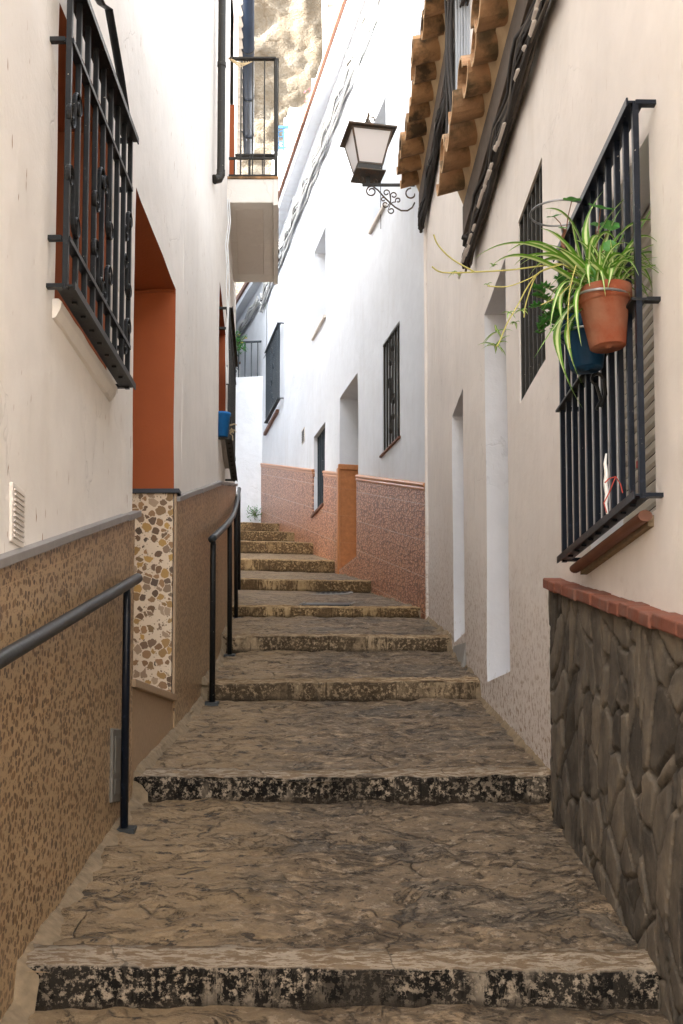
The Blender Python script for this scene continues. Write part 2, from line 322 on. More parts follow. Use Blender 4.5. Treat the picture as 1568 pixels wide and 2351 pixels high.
M = dict(
    cream=plaster('cream_plaster', (.85, .79, .715), peel=.05, streak=.2, specks=1.0, bump=.6),
    cream_r=plaster('beige_plaster', (.87, .805, .745), dirt=(.34, .21, .115), peel=1.0, streak=.2, specks=.4, bump=.45),
    white_r=plaster('white_reveal_plaster', (.80, .80, .82), peel=.12, streak=.1, specks=.2),
    white=plaster('white_plaster', (.70, .725, .76), peel=.02, streak=.3, specks=.12, bump=.4),
    rough_white=plaster('rough_white_plaster', (.86, .88, .90), dirt=(.5, .47, .42), peel=.25, streak=.1, specks=.2, bump=1.0),
    orange=plain('orange_paint', (.31, .074, .019), .75, nscale=4, var=.12, bump=.35, bscale=80),
    shutter_shaded_red=plain('brown_shutter_shaded_surround', (.30, .09, .035), .6, nscale=5),
    terr=terrazzo('brown_terrazzo', (.41, .28, .155), [(.06, .033, .016), (.15, .08, .035), (.10, .058, .03), (.21, .115, .05), (.08, .05, .03)], 42, .95, slope=0, rm=.32),
    terr2=terrazzo('pale_terrazzo', (.68, .55, .40), [(.05, .032, .022), (.20, .10, .04), (.32, .17, .07), (.10, .06, .04), (.48, .27, .06), (.16, .09, .05), (.40, .28, .18)], 25, .9, rm=.44),
    slate=plain('grey_stone_cap', (.24, .22, .205), .45, nscale=12, var=.25),
    darkslate=plain('dark_slate', (.05, .055, .065), .4),
    tan=plain('tan_stone', (.36, .25, .155), .5, nscale=50, var=.25),
    flag=flagstone(),
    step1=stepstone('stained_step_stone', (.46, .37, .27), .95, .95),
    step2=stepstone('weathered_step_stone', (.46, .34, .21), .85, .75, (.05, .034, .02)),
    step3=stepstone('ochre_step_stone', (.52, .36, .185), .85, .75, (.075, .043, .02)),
    mortar=plain('pale_mortar', (.24, .175, .105), .9, nscale=26, var=.55, bump=1, bscale=55),
    tile=relief_tile(),
    tilecap=plain('orange_tile_moulding', (.50, .21, .085), .3, nscale=40, var=.3, bump=.3),
    tileorange=plain('orange_wall_tile', (.48, .19, .07), .32, nscale=22, var=.35, bump=.6, bscale=30),
    brick=clay('red_cap_brick', (.21, .072, .042), (.18, .105, .08), .6, 22),
    stonewall=None,
    clay=clay('weathered_roof_tile', (.42, .24, .125), (.12, .09, .05), .9, 13),
    clay2=clay('dark_roof_tile', (.40, .22, .10), (.05, .036, .02), .9, 12),
    clayrim=clay('pale_clay_edge', (.55, .36, .20), (.3, .2, .11), .5, 30),
    mortar_o=plain('ochre_mortar', (.46, .32, .18), .95, nscale=9, var=.35, bump=.8, bscale=30),
    plank=plain('grey_wood', (.12, .095, .075), .85, nscale=20, var=.35, bump=.5),
    iron=iron('black_iron', (.008, .0085, .009)), ironb=iron('blue_black_iron', (.006, .009, .016), .3), irong=iron('grey_green_iron', (.02, .023, .024), .4),
    ironold=iron('weathered_dark_iron', (.022, .019, .014), .55), ironfar=iron('slate_blue_iron', (.03, .04, .05), .5),
    bluerail=plain('blue_painted_iron', (.03, .10, .20), .5),
    rust=clay('rusty_iron', (.065, .052, .04), (.13, .065, .03), .5, 40),
    cable2=plain('brown_cable', (.11, .09, .07), .7, nscale=12, var=.4, bump=0), cable=plain('black_cable', (.035, .03, .026), .7, nscale=12, var=.4, bump=0), cablew=plain('white_cable', (.62, .62, .60), .6, nscale=8, bump=0),
    cableg=plain('grey_cable', (.26, .27, .28), .6, nscale=8, bump=0),
    pot=clay('terracotta', (.27, .066, .027), (.34, .18, .115), .6, 11), bluepot=plain('blue_painted_clay', (.008, .055, .13), .5, nscale=14, var=.35),
    bucket=plain('blue_plastic', (.015, .15, .42), .35, bump=0), soil=plain('potting_soil', (.05, .035, .025), .95, nscale=80, var=.5),
    steel=plain('galvanised_wire', (.30, .31, .32), .35, .8, bump=0), brownpipe=plain('brown_sill_tile', (.17, .072, .042), .55, nscale=10, var=.3),
    shutter=plain('beige_shutter', (.52, .48, .41), .5, bump=0), paper=plain('white_paper', (.82, .81, .78), .7, bump=0), red=plain('red_cord', (.45, .06, .04), .6, bump=0),
    twine=plain('straw_twine', (.50, .38, .22), .8), wood=plain('dark_door_wood', (.11, .065, .04), .55), navy=plain('navy_drain_pipe', (.012, .022, .045), .4, nscale=6, var=.3),
    rock=rock(), glass=None, frost=None, bulb=None, ground=plain('bare_earth', (.30, .24, .17), .95, nscale=.5),
    spider=leafmat('striped_leaf', (.13, .30, .03), (.66, .74, .36)), geran=leafmat('round_leaf', (.075, .24, .045), (.14, .34, .09), False),
    succ=leafmat('succulent_leaf', (.06, .22, .04), (.1, .3, .07), False), greenstem=plain('green_stem', (.12, .16, .06), .6, bump=0), stolon=plain('yellow_runner', (.46, .42, .13), .6, bump=0), weed=leafmat('weed_leaf', (.07, .28, .06), (.12, .35, .1), False),
    concrete=plain('grey_concrete', (.30, .28, .25), .9, nscale=9, var=.3, bump=.6), box=plain('grey_utility_metal', (.16, .145, .12), .6), vent=plain('painted_vent', (.62, .56, .50), .7), palebl=plain('pale_blue_paint', (.55, .66, .78), .8))
k = N('frosted_lantern_glass'); k.out('Base Color', (.62, .55, .50)); k.out('Roughness', .35); k.out('Transmission Weight', .35); k.out('Alpha', .93); M['frost'] = k.m
k = N('window_glass'); k.out('Base Color', (.05, .06, .07)); k.out('Roughness', .08); k.out('Specular IOR Level', .6); M['glass'] = k.m
k = N('opal_bulb'); k.out('Base Color', (.9, .85, .75)); k.out('Roughness', .3); M['bulb'] = k.m
k = N('grey_rubble_stone'); c = k.co(); n = k.noise(c, 8, 7, .65); uvx = k.co('UV'); vv = k.warp(k.sc(uvx, 1, .62, 1), 4, .06)
cell = k.sep(k.vor(k.sc(c, .5, 4, 2.6), 1.0, 'F1', out=1), 0)
at_ = k.n('Attribute', out=2, p_attribute_name='tone'); jt_ = k.n('Attribute', out=2, p_attribute_name='joint')
col = k.ramp(k.math('MULTIPLY_ADD', at_, .13, k.math('MULTIPLY', n, .86)), (.3, (.062, .052, .041)), (.5, (.135, .113, .086)), (.72, (.23, .185, .13)))
col = k.mix(k.math('MULTIPLY', jt_, .6), col, (.035, .028, .022))
spk = k.ramp(k.noise(c, 130, 3, .6), (.66, 0.0), (.72, 1.0)); col = k.mix(k.math('MULTIPLY', spk, .35), col, (.4, .36, .3))
k.out('Base Color', col); k.out('Roughness', .8); k.out('Normal', k.bump(k.math('ADD', n, k.math('MULTIPLY', k.noise(c, 70, 4), .3)), .6, .012)); M['stonewall'] = k.m

# ------------------------------------------------------------------ wall builder with real openings
def wob(p):
    return Vector((noise.noise(p * 1.7) * .006 + noise.noise(p * 6 + Vector((3, 1, 7))) * .0022, 0, 0))
def cuts(a, b, extra, step):
    xs = sorted({round(x, 4) for x in [a, b] + [e for e in extra if a < e < b]}); out = []
    for p, q in zip(xs, xs[1:]):
        n = max(1, int(math.ceil((q - p) / step))); out += [p + (q - p) * i / n for i in range(n)]
    return out + [xs[-1]]
def wp(F, s, o, z):
    p = F.at(s, 0, z); d = noise.noise(p * 1.7) * .006 + noise.noise(p * 6 + Vector((3, 1, 7))) * .0022
    j = noise.noise(p * 9 + Vector((9, 2, 4))) * .003; j2 = noise.noise(p * 9 + Vector((1, 12, 4))) * .003
    return F.at(s + j, o + d, z + j2)
def wall(mb, F, s0, s1, z0, z1, holes=(), thick=.35, step=.14, ends=True):
    cs = cuts(s0, s1, [h[0] for h in holes] + [h[1] for h in holes], step); cz = cuts(z0, z1, [h[2] for h in holes] + [h[3] for h in holes], step)
    idx = {}
    def V(s, z):
        key = (round(s, 4), round(z, 4))
        if key not in idx: idx[key] = mb.vert(wp(F, s, 0, z))
        return idx[key]
    for a, b in zip(cs, cs[1:]):
        for c, d in zip(cz, cz[1:]):
            ms, mz = (a + b) / 2, (c + d) / 2
            if any(h[0] < ms < h[1] and h[2] < mz < h[3] for h in holes): continue
            mb.f.append((V(a, c), V(b, c), V(b, d), V(a, d)))
    mb.face([F.at(s0, -thick, z0), F.at(s0, -thick, z1), F.at(s1, -thick, z1), F.at(s1, -thick, z0)])
    mb.face([F.at(s0, 0, z1), F.at(s1, 0, z1), F.at(s1, -thick, z1), F.at(s0, -thick, z1)])
    if ends:
        for s in (s0, s1): mb.face([F.at(s, 0, z0), F.at(s, 0, z1), F.at(s, -thick, z1), F.at(s, -thick, z0)])
def reveal(F, h, depth, parts='nfts', zlo=None, zhi=None, step=.14, o0=0.0):
    """inner faces of an opening: n near jamb, f far jamb, t top, s sill"""
    mb = MB(); s0, s1, z0, z1 = h; a = z0 if zlo is None else zlo; b = z1 if zhi is None else zhi
    cz = cuts(a, b, [z0, z1], step); cs = cuts(s0, s1, [], step); od = [o0, -depth * .3, -depth * .65, -depth]
    def P(s, o, z):
        return wp(F, s, 0, z) + (F.at(0, o, 0) - F.at(0, 0, 0))
    for key, s in (('n', s0), ('f', s1)):
        if key in parts: mb.grid([[P(s, o, z) for o in od] for z in cz])
    for key, z in (('t', z1), ('s', z0)):
        if key in parts: mb.grid([[P(s, o, z) for o in od] for s in cs])
    return mb
def hole(F, nx, fx, topfar, botfar):
    """opening from measured near edge x, far edge (x, y top) and (x, y bottom)"""
    s0 = F.hit(nx[0], nx[1])[0]; s1, z1 = F.hit(fx, topfar); z0 = F.hit(fx, botfar)[1]
    return (s0, s1, z0, z1)
def scroll(c, r, turns, a0, sgn=1, n=22, shrink=.72):
    out = []
    for i in range(n + 1):
        t = i / n; rr = r * (1 - shrink * t); a = a0 + sgn * turns * 2 * math.pi * t; out.append((c[0] + rr * math.cos(a), c[1] + rr * math.sin(a)))
    return out
def flatband(mb, F, o, pts, w=.012, t=.004):
    mb.tube([F.at(s, o, z) for s, z in pts], w / 2, 6, t / w * 2); return mb
def s_scroll(mb, F, o, s, z, H, W, w=.012, mirror=1):
    pts = [(s - mirror * (x - s), zz) for x, zz in scroll((s + W * .5, z + H / 2 - W * .5), W * .5, 1.1, math.pi / 2, -1)][::-1] if False else None
    top = scroll((s + mirror * W * .45, z + H / 2 - W * .45), W * .45, 1.15, math.pi if mirror > 0 else 0, -mirror)
    bot = scroll((s - mirror * W * .45, z - H / 2 + W * .45), W * .45, 1.15, 0 if mirror > 0 else math.pi, -mirror)
    flatband(mb, F, o, top[::-1] + bot, w)
def cage(house, F, s0, s1, z0, z1, off, nb, bands, mat, bw=.014, label=None, flange=.045, scrolls=(), name='window_grille', stand=True):
    """projecting or flush iron grille; the frame is the part, every bar a sub-part"""
    fr = MB(); e = bw / 2
    for z in (z0, z1):
        fr.fbox(F, s0 - e, s1 + e, off - flange / 2, off + flange / 2, z - .003, z + .003)
        fr.fbox(F, s0 - e, s1 + e, off + flange / 2 - .003, off + flange / 2 + .002, z - .012, z + .012) if flange > .03 else None
        if stand:
            for s in (s0, s1): fr.fbox(F, s - .011, s + .011, -.01, off, z - .007 if z > z0 else z - .006, z + .006)
    for z in bands:
        fr.fbox(F, s0, s1, off - bw * .75, off + bw * .75, z - .008, z + .008)
        if stand:
            for s in (s0, s1): fr.fbox(F, s - .010, s + .010, -.01, off - bw * .75, z - .007, z + .007)
    for s in (s0, s1): fr.bar(F.at(s, off, z0 - (.01 if flange > .03 else 0)), F.at(s, off, z1), bw, bw, up=Vector((F.n.x, F.n.y, 0)))
    g = fr.build(name, mat, house)
    if label: g['label'] = label
    for i in range(1, nb - 1):
        s = s0 + (s1 - s0) * i / (nb - 1)
        MB().bar(F.at(s, off, z0 - (.01 if flange > .03 else 0)), F.at(s, off, z1), bw, bw, up=Vector((F.n.x, F.n.y, 0))).build('bar', mat, g, bevel=.0015)
    for (fs, fz, H, W, mi) in scrolls:
        m = MB(); s_scroll(m, F, off + .004, s0 + (s1 - s0) * fs, z0 + (z1 - z0) * fz, H, W * 1.4, .016, mi); m.build('scroll', mat, g)
    return g

# ------------------------------------------------------------------ the ground, path and steps
gm = MB(); gm.face([(-150, -60, -2.6), (150, -60, -2.6), (150, 120, -2.6), (-150, 120, -2.6)]); gm.build('ground', M['ground'], kind='structure')
def relief(x, y, amp):
    p = Vector((x, y * 1.15, 0)); p = p + Vector((noise.noise(p * 3), noise.noise(p * 3 + Vector((5, 5, 5))), 0)) * .12
    return amp * (noise.fractal(Vector((x * 4.5, y * 5.5, 1)), .75, 2.1, 6) * .9 + noise.ridged_multi_fractal(Vector((x * 2.6, y * 3.2, 4)), .9, 2, 4, 1.0, 2.0) * -.35 + .2)
def sagf(x, k): return .006 * math.sin(x * 2.1 + k * 1.7) + .004 * noise.noise(Vector((x * 3, k * 5, 0)))
ALL = [(-1.2, -1.2, G(-1.2), G(-1.2) - .05)] + STEPS + [(21.2, 21.2, 4.3, 4.3)]
pm = MB()
for k in range(len(ALL) - 1):
    a, b = ALL[k], ALL[k + 1]; Yn = a[1]
    near = 2 <= k <= 4
    nx = 130 if near else (80 if k < 7 else 40); ny = 120 if near else (60 if k < 7 else 20)
    rows = []
    for j in range(ny + 1):
        t = j / ny; row = []
        for i in range(nx + 1):
            u = i / nx; Y = (a[0] + (b[0] - a[0]) * t) * (1 - u) + (a[1] + (b[1] - a[1]) * t) * u
            x0 = XL(Y) - .05; x1 = XR(Y) + .05; X = x0 + (x1 - x0) * u
            z = a[2] + (b[3] - a[2]) * t + relief(X, Y, .017 if k < 6 else .002 if k == 6 else .008) + sagf(X, k)
            row.append((X, Y, z))
        rows.append(row)
    pm.grid(rows)
pm.build('path', M['flag'], smooth=True, kind='structure')

lab = ['hidden', 'lowest big stone step with black stained riser across the foreground', 'second stone step up, black mottled riser beside the first handrail post',
       'third stone step up, at the foot of the second handrail start', 'fourth stone step up, ending at the small white side door',
       'fifth stone step up, just below the round manhole cover', 'sixth stone step up, ochre riser just above the manhole cover', 'seventh stone step up, beside the orange tiled door jamb',
       'eighth stone step up, left of the tiled dado between door and narrow window', 'ninth stone step up, short ochre riser second from the top of the stairs', 'topmost short stone step in front of the white end wall']
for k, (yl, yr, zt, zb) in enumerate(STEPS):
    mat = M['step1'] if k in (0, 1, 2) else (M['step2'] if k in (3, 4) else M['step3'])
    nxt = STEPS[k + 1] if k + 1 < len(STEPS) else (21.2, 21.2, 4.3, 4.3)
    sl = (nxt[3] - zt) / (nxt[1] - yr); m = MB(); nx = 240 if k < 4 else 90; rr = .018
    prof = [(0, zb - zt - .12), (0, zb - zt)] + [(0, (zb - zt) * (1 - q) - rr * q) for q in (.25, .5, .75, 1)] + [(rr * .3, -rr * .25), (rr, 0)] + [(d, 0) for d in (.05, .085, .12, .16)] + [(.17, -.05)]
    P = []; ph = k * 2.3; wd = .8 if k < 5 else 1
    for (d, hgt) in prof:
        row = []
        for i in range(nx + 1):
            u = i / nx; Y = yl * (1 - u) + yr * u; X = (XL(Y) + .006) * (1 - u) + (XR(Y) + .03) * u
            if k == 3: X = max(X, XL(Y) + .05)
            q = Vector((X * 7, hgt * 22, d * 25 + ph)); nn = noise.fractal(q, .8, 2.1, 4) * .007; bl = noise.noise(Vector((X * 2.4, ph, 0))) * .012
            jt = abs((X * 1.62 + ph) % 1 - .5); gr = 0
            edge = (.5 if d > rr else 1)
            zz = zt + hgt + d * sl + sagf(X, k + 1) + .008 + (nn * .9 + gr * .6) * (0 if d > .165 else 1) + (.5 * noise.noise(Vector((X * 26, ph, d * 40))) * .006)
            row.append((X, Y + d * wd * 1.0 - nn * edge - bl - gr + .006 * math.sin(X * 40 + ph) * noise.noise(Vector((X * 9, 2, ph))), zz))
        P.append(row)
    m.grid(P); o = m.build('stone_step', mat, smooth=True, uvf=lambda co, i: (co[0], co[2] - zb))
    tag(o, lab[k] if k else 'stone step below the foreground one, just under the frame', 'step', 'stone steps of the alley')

# mortar fillets where the paving meets the walls
for side, nm in ((-1, 'kerb'), (1, 'kerb')):
    m = MB(); rows = []
    for j in range(700):
        Y = 2.0 + j * .026
        if side > 0: Y = 4.8 + j * .0215
        n1 = noise.fractal(Vector((Y * 5, side * 3, 0)), .8, 2, 5); X = (XL(Y) + (.02 if side < 0 else 0)) if side < 0 else XR(Y) - (.03 if Y < 4.7 else 0)
        g_ = G(Y) + .004; ww = (.035 if side < 0 and Y < 5 else .018) + n1 * .03 + noise.noise(Vector((Y * 31, side, 1))) * .008; s = -side
        rows.append([(X - s * .02, Y, g_ + .028 + n1 * .02), (X + s * .004, Y, g_ + .018 + n1 * .014), (X + s * ww * .5, Y, g_ + .008 + n1 * .006), (X + s * ww, Y, g_ - .004), (X + s * (ww + .015), Y, g_ - .02)])
    m.grid(rows); m.build(nm, M['mortar'], smooth=True, kind='structure')

# covers in the fifth tread
def tread_pt(x, y, k):
    a, b = STEPS[k], STEPS[k + 1]; sl = (b[3] - a[2]) / (b[1] - a[1]); r = ray(x, y); t = (a[2] - sl * a[1]) / (r.z - sl * r.y); return r * t, sl
p, sl = tread_pt(742, 1362, 5); ax = Vector((0, -sl, 1)).normalized(); base = p + Vector((0, 0, .011 + sagf(p.x, 6)))
mc = thing('manhole_cover', 'round dark iron manhole cover set in the tread above the fifth step', 'manhole cover', base)
MB().lathe([(0, .004), (.27, .004), (.275, .002), (.275, -.02)], base, 40, ax).build('lid', M['irong'], mc)
MB().lathe([(.28, -.02), (.28, .006), (.315, .004), (.315, -.02)], base, 40, ax).build('frame', M['concrete'], mc)
lm = MB()
for i in range(-4, 5):
    a = math.sqrt(max(0, .25 ** 2 - (i * .055) ** 2)); q = ax.to_track_quat('Z', 'Y')
    for j in range(int(-a / .055), int(a / .055) + 1): c = base + q @ Vector((i * .055, j * .055, .0035)); lm.bar(c - q @ Vector((.016, 0, 0)), c + q @ Vector((.016, 0, 0)), .02, .004, up=ax)
lm.build('raised_studs', M['irong'], mc)
p, sl = tread_pt(752, 1388, 5); p.z += .010 + sagf(p.x, 6); u_ = Vector((.22, .0, 0)); v_ = Vector((.02, .11, .11 * sl)); nz_ = Vector((0, 0, .014))
sc_ = thing('valve_cover', 'small rectangular iron cover in the tread in front of the manhole', 'cover', p)
MB().hexa([p - u_ - v_ - nz_, p + u_ - v_ - nz_, p + u_ + v_ - nz_, p - u_ + v_ - nz_, p - u_ - v_ + nz_ * .2, p + u_ - v_ + nz_ * .2, p + u_ + v_ + nz_ * .2, p - u_ + v_ + nz_ * .2]).build('lid', M['irong'], sc_, bevel=.002)
for sgn in (-1, 1): MB().bar(p - v_ + u_ * sgn * 1.06 + nz_ * .4, p + v_ + u_ * sgn * 1.06 + nz_ * .4, .014, .008).build('rim', M['concrete'], sc_)

# ------------------------------------------------------------------ left house
LH = thing('house', 'cream plastered house with orange door recess and brown terrazzo dado on the left', 'house', (-1.1, 4, -1))
door = (L1.hit(306, 900)[0], L1.hit(400, 1000)[0], L1.hit(400, 1596)[1], L1.hit(401, 657)[1])
win1 = (L1.hit(130, 350)[0], L1.hit(252, 400)[0], 1.44, 2.42)
w2a = L3.hit(503.5, 800)[0]; win2 = (max(.12, w2a), 1.25, L3.hit(503, 958)[1], L3.hit(503.5, 668)[1] + .1)
mb = MB(); TOPL = 7.8
wall(mb, L1, 0, L1.L, -3, TOPL, [door, win1]); wall(mb, L2, 0, L2.L, -3, TOPL); bald = (1.7, 2.5, 4.83, 6.95)
wall(mb, L3, 0, L3.L, -3, TOPL, [win2, bald]); wall(mb, L4, 0, L4.L, -3, TOPL)
mb.build('wall', M['cream'], LH, uvf=uvw(L1))
rm = MB(); rm.hexa([(-1.05, -1.5, TOPL), (-1.25, 11.5, TOPL), (-5, 13, TOPL), (-5, -1.5, TOPL), (-1.05, -1.5, TOPL + .12), (-1.25, 11.5, TOPL + .12), (-5, 13, TOPL + 1.5), (-5, -1.5, TOPL + 1.5)]); rm.build('roof', M['clay'], LH)
# door
zcap = L1.hit(401, 1137)[1]
dr = MB().fbox(L1, door[0] + .01, door[1] - .01, -.52, -.47, door[2], door[3]).build('door', M['wood'], LH)
for a in (.12, .6): MB().fbox(L1, door[0] + a, door[0] + a + .38, -.471, -.455, door[2] + .2, door[3] - .3).build('panel', M['wood'], dr, bevel=.01)
MB().lathe([(0, 0), (.02, .01), (.025, .03), (.015, .05), (0, .052)], L1.at(door[0] + .1, -.47, door[2] + 1.0), 12, Vector((1, 0, 0))).build('handle', M['rust'], dr)
sr = reveal(L1, door, .47, 'nft', zlo=zcap + .02).build('door_surround', M['orange'], LH); sr['label'] = 'orange painted door surround'
# slight plaster bead where soffit meets jamb
MB().tube([L1.at(door[1] - .006, -o * .047, door[3] - .012 + .004 * math.sin(o)) for o in range(0, 10)], .009, 6).build('plaster_bead', M['orange'], sr)
jm = MB().fbox(L1, door[1] - .012, door[1] + .004, -.47, .0, door[2], zcap).build('jamb_tiling', M['terr2'], LH, uvf=lambda co, i: (co[0] * 1.0, co[2])); jm['label'] = 'pale terrazzo jamb with large dark pebbles'
MB().fbox(L1, door[1] - .03, door[1] + .05, -.47, .032, zcap, zcap + .022).build('jamb_cap', M['darkslate'], LH, bevel=.002)
MB().fbox(L1, door[1] - .014, door[1] + .02, .004, .018, door[2] - .05, zcap).build('corner_trim', M['tan'], LH, bevel=.003)
th = MB().fbox(L1, door[0] - .02, door[1] + .0, -.47, .03, door[2] - .035, door[2]).build('threshold', M['tan'], LH, bevel=.004)
MB().fbox(L1, door[0] + .001, door[1] - .001, -.3, .008, -2, door[2] - .036).build('threshold_riser', M['tan'], LH)
# dado
def dado(F, sA, sB, zA, zB, mat, o=.014, low=-3):
    m = MB(); n = max(1, int((sB - sA) / .3)); sl = (zB - zA) / (sB - sA)
    for i in range(n):
        a = sA + (sB - sA) * i / n; b = sA + (sB - sA) * (i + 1) / n; za = zA + (a - sA) * sl; zb = zA + (b - sA) * sl
        m.face([F.at(a, o, low), F.at(b, o, low), F.at(b, o, zb), F.at(a, o, za)]); m.face([F.at(a, o, za), F.at(b, o, zb), F.at(b, -.01, zb), F.at(a, -.01, za)])
    for s, z in ((sA, zA), (sB, zB)): m.face([F.at(s, -.01, low), F.at(s, o, low), F.at(s, o, z), F.at(s, -.01, z)])
    return m
sA, zA = L1.hit(0, 1296); sB, zB = L1.hit(318, 1180); k1 = (zB - zA) / (sB - sA); zd = zA + (door[0] - sA) * k1
def duv(F, k): 
    def f(co, i): s = (Vector((co[0], co[1])) - F.P0).dot(F.d); return (s, co[2] - k * s)
    return f
d1 = dado(L1, 0, door[0], zA - sA * k1, zd, M['terr']).build('dado', M['terr'], LH, uvf=duv(L1, k1))
sC, zC = L1.hit(408, 1148); sD, zD = L2.hit(470, 1124); k2 = (zD - zC) / ((6.2 - (L1.at(sC, 0, 0)).y) + sD)
zk = zC + k2 * (L1.L - sC); z8 = zk + k2 * L2.L; sE, zE = L3.hit(534, 1116); k3 = (zE - z8) / sE; z12 = z8 + k3 * L3.L
dado(L1, door[1] + .02, L1.L, zk - k2 * (L1.L - door[1] - .02), zk, M['terr']).build('dado', M['terr'], LH, uvf=duv(L1, k2))
dado(L2, 0, L2.L, zk, z8, M['terr']).build('dado', M['terr'], LH, uvf=duv(L2, k2))
dado(L3, 0, L3.L, z8, z12, M['terr']).build('dado', M['terr'], LH, uvf=duv(L3, k3))
random.seed(3)
def caps(F, sA, sB, zA, zB, mat, parent, t=.026, o=.034, ln=.62):
    s = sA; k = (zB - zA) / (sB - sA)
    while s < sB - .01:
        e = min(sB, s + ln * random.uniform(.8, 1.2)); dz = random.uniform(-.002, .003); z = zA + (s - sA) * k
        MB().fbox(F, s + .001, e - .001, -.02, o + random.uniform(-.003, .003), z + dz, z + dz + t, dz=(e - s) * k).build('dado_cap', mat, parent, bevel=.002); s = e
caps(L1, 1.5, door[0] + .03, zA - (sA - 1.5) * k1, zA + (door[0] + .03 - sA) * k1, M['slate'], LH)
caps(L1, door[1] - .01, L1.L, zk - k2 * (L1.L - door[1] + .01), zk, M['slate'], LH); caps(L2, 0, L2.L, zk, z8, M['slate'], LH); caps(L3, 0, L3.L, z8, z12, M['slate'], LH, ln=.35)
MB().fbox(L1, door[0] - .004, door[0] + .012, -.47, -.01, door[2], zd).build('jamb_tiling', M['terr2'], LH, uvf=lambda co, i: (co[0], co[2]))
# near window with grille
reveal(L1, win1, .26, 'nfts').build('window_surround', M['shutter_shaded_red'], LH)  # same orange paint as the door; its shade put into the browner colour
sh = MB().fbox(L1, win1[0], win1[1], -.30, -.26, win1[2], win1[3]).build('window_shutter', M['shutter_shaded_red'], LH)
for i in range(22): MB().fbox(L1, win1[0] + .03, win1[1] - .03, -.26, -.252, win1[2] + .02 + i * .052, win1[2] + .06 + i * .052).build('slat', M['shutter_shaded_red'], sh)
ss = MB()
cs = [win1[0] - .02 + i * .03 for i in range(29)]
ss.grid([[L1.at(s, o, z + noise.noise(Vector((s * 9, o * 20, z * 5))) * .006) for (o, z) in ((-.004, win1[2] - .062), (.012, win1[2] - .056), (.026, win1[2] - .03), (.030, win1[2] - .008), (.02, win1[2] + .002), (-.26, win1[2] + .008))] for s in cs])
ss.face([L1.at(cs[0], o, z) for o, z in ((-.004, win1[2] - .062), (.012, win1[2] - .056), (.026, win1[2] - .03), (.030, win1[2] - .008), (.02, win1[2] + .002), (-.1, win1[2] + .002))]); ss.face([L1.at(cs[-1], o, z) for o, z in ((-.004, win1[2] - .062), (.012, win1[2] - .056), (.026, win1[2] - .03), (.030, win1[2] - .008), (.02, win1[2] + .002), (-.1, win1[2] + .002))])
ss.build('window_sill', M['cream'], LH, uvf=uvw(L1))
c0 = L1.hit(150, 657, .058)[0]; c1 = L1.hit(292, 880, .058)[0]
zb0 = L1.hit(150, 657, .058)[1]; ztp = L1.hit(304, 334, .058)[1]; zba = L1.hit(163, 92, .058)[1]; zbb = L1.hit(151, 545, .058)[1]
g = cage(LH, L1, c0, c1, zb0, ztp, .058, 9, [zba - .01, zbb], M['iron'], .017, 'black iron cage grille with scrolls over the near left window', .06,
         [(.06, .60, .16, .07, 1), (.06, .30, .20, .07, -1), (.43, .52, .20, .07, 1), (.43, .24, .17, .07, -1), (.57, .52, .20, .07, -1), (.57, .24, .17, .07, 1), (.94, .62, .15, .06, 1), (.94, .42, .15, .06, -1), (.94, .18, .17, .06, 1)])
cr = MB()
for i, f in enumerate((.14, .38, .62, .86)):
    s = c0 + (c1 - c0) * f
    flatband(cr, L1, .058, scroll((s - .045, ztp + .045), .04, 1.1, -.2, 1)[::-1] + scroll((s + .045, ztp + .045), .04, 1.1, math.pi + .2, -1), .018, .004)
flatband(cr, L1, .058, [(c0 + .02, ztp + .02), (c0 + .25, ztp + .16), (c0 + .42, ztp + .2), ((c0 + c1) / 2 + .06, ztp + .26), (c1 - .2, ztp + .14), (c1 - .03, ztp + .01)], .03, .005)
cr.build('crest_scrolls', M['iron'], g)
# vent and meter box in the near wall
s, z = L1.hit(40, 1190)
vt = MB().fbox(L1, s - .06, s + .06, -.01, .003, z - .075, z + .09).build('wall_vent', M['cream'], LH, bevel=.003)
for i in range(10): MB().fbox(L1, s - .045, s + .045, .003, .008, z - .06 + i * .0145, z - .054 + i * .0145).build('louvre', M['vent'], vt)
s, z = L1.hit(272, 1757, .014)
bx = MB().fbox(L1, s - .16, s + .13, .012, .026, z - .14, z + .14).build('meter_box_door', M['box'], LH, bevel=.004)
MB().fbox(L1, s - .13, s + .10, .026, .030, z - .03, z + .11).build('raised_panel', M['box'], bx, bevel=.002)
MB().fbox(L1, s - .13, s + .10, .026, .030, z - .11, z - .05).build('raised_panel', M['box'], bx, bevel=.002)
# far window with cage
reveal(L3, win2, .18, 'nfts').build('window_surround', M['orange'], LH)
MB().fbox(L3, win2[0], win2[1], -.22, -.18, win2[2], win2[3]).build('window_shutter', M['shutter_shaded_red'], LH)
zc0 = L3.hit(517, 952, .07)[1]; zc1 = L3.hit(518, 618, .07)[1]
cage(LH, L3, win2[0] - .02, win2[1] + .15, zc0, zc1, .07, 11, [L3.hit(517, 893, .07)[1], L3.hit(517, 662, .07)[1]], M['ironold'], .016, 'dark weathered cage grille above the second handrail', .05)
MB().fbox(L3, win2[0] - .03, win2[1] + .1, -.05, .045, win2[2] - .09, win2[2] - .012).build('window_sill', M['vent'], LH, bevel=.006)
bk = L3.at(.16, .03, zc0 + .008)
b = thing('plant_pot', 'blue plastic pot inside the dark cage grille above the second handrail', 'pot', bk)
MB().lathe([(0, .003), (.036, 0), (.052, .15), (.058, .152), (.058, .168), (.049, .169), (.034, .02), (0, .02)], bk, 24).build('pot_body', M['bucket'], b, smooth=True)
MB().lathe([(0, .15), (.048, .15)], bk, 20).build('soil', M['soil'], b)
random.seed(11); tw = MB()
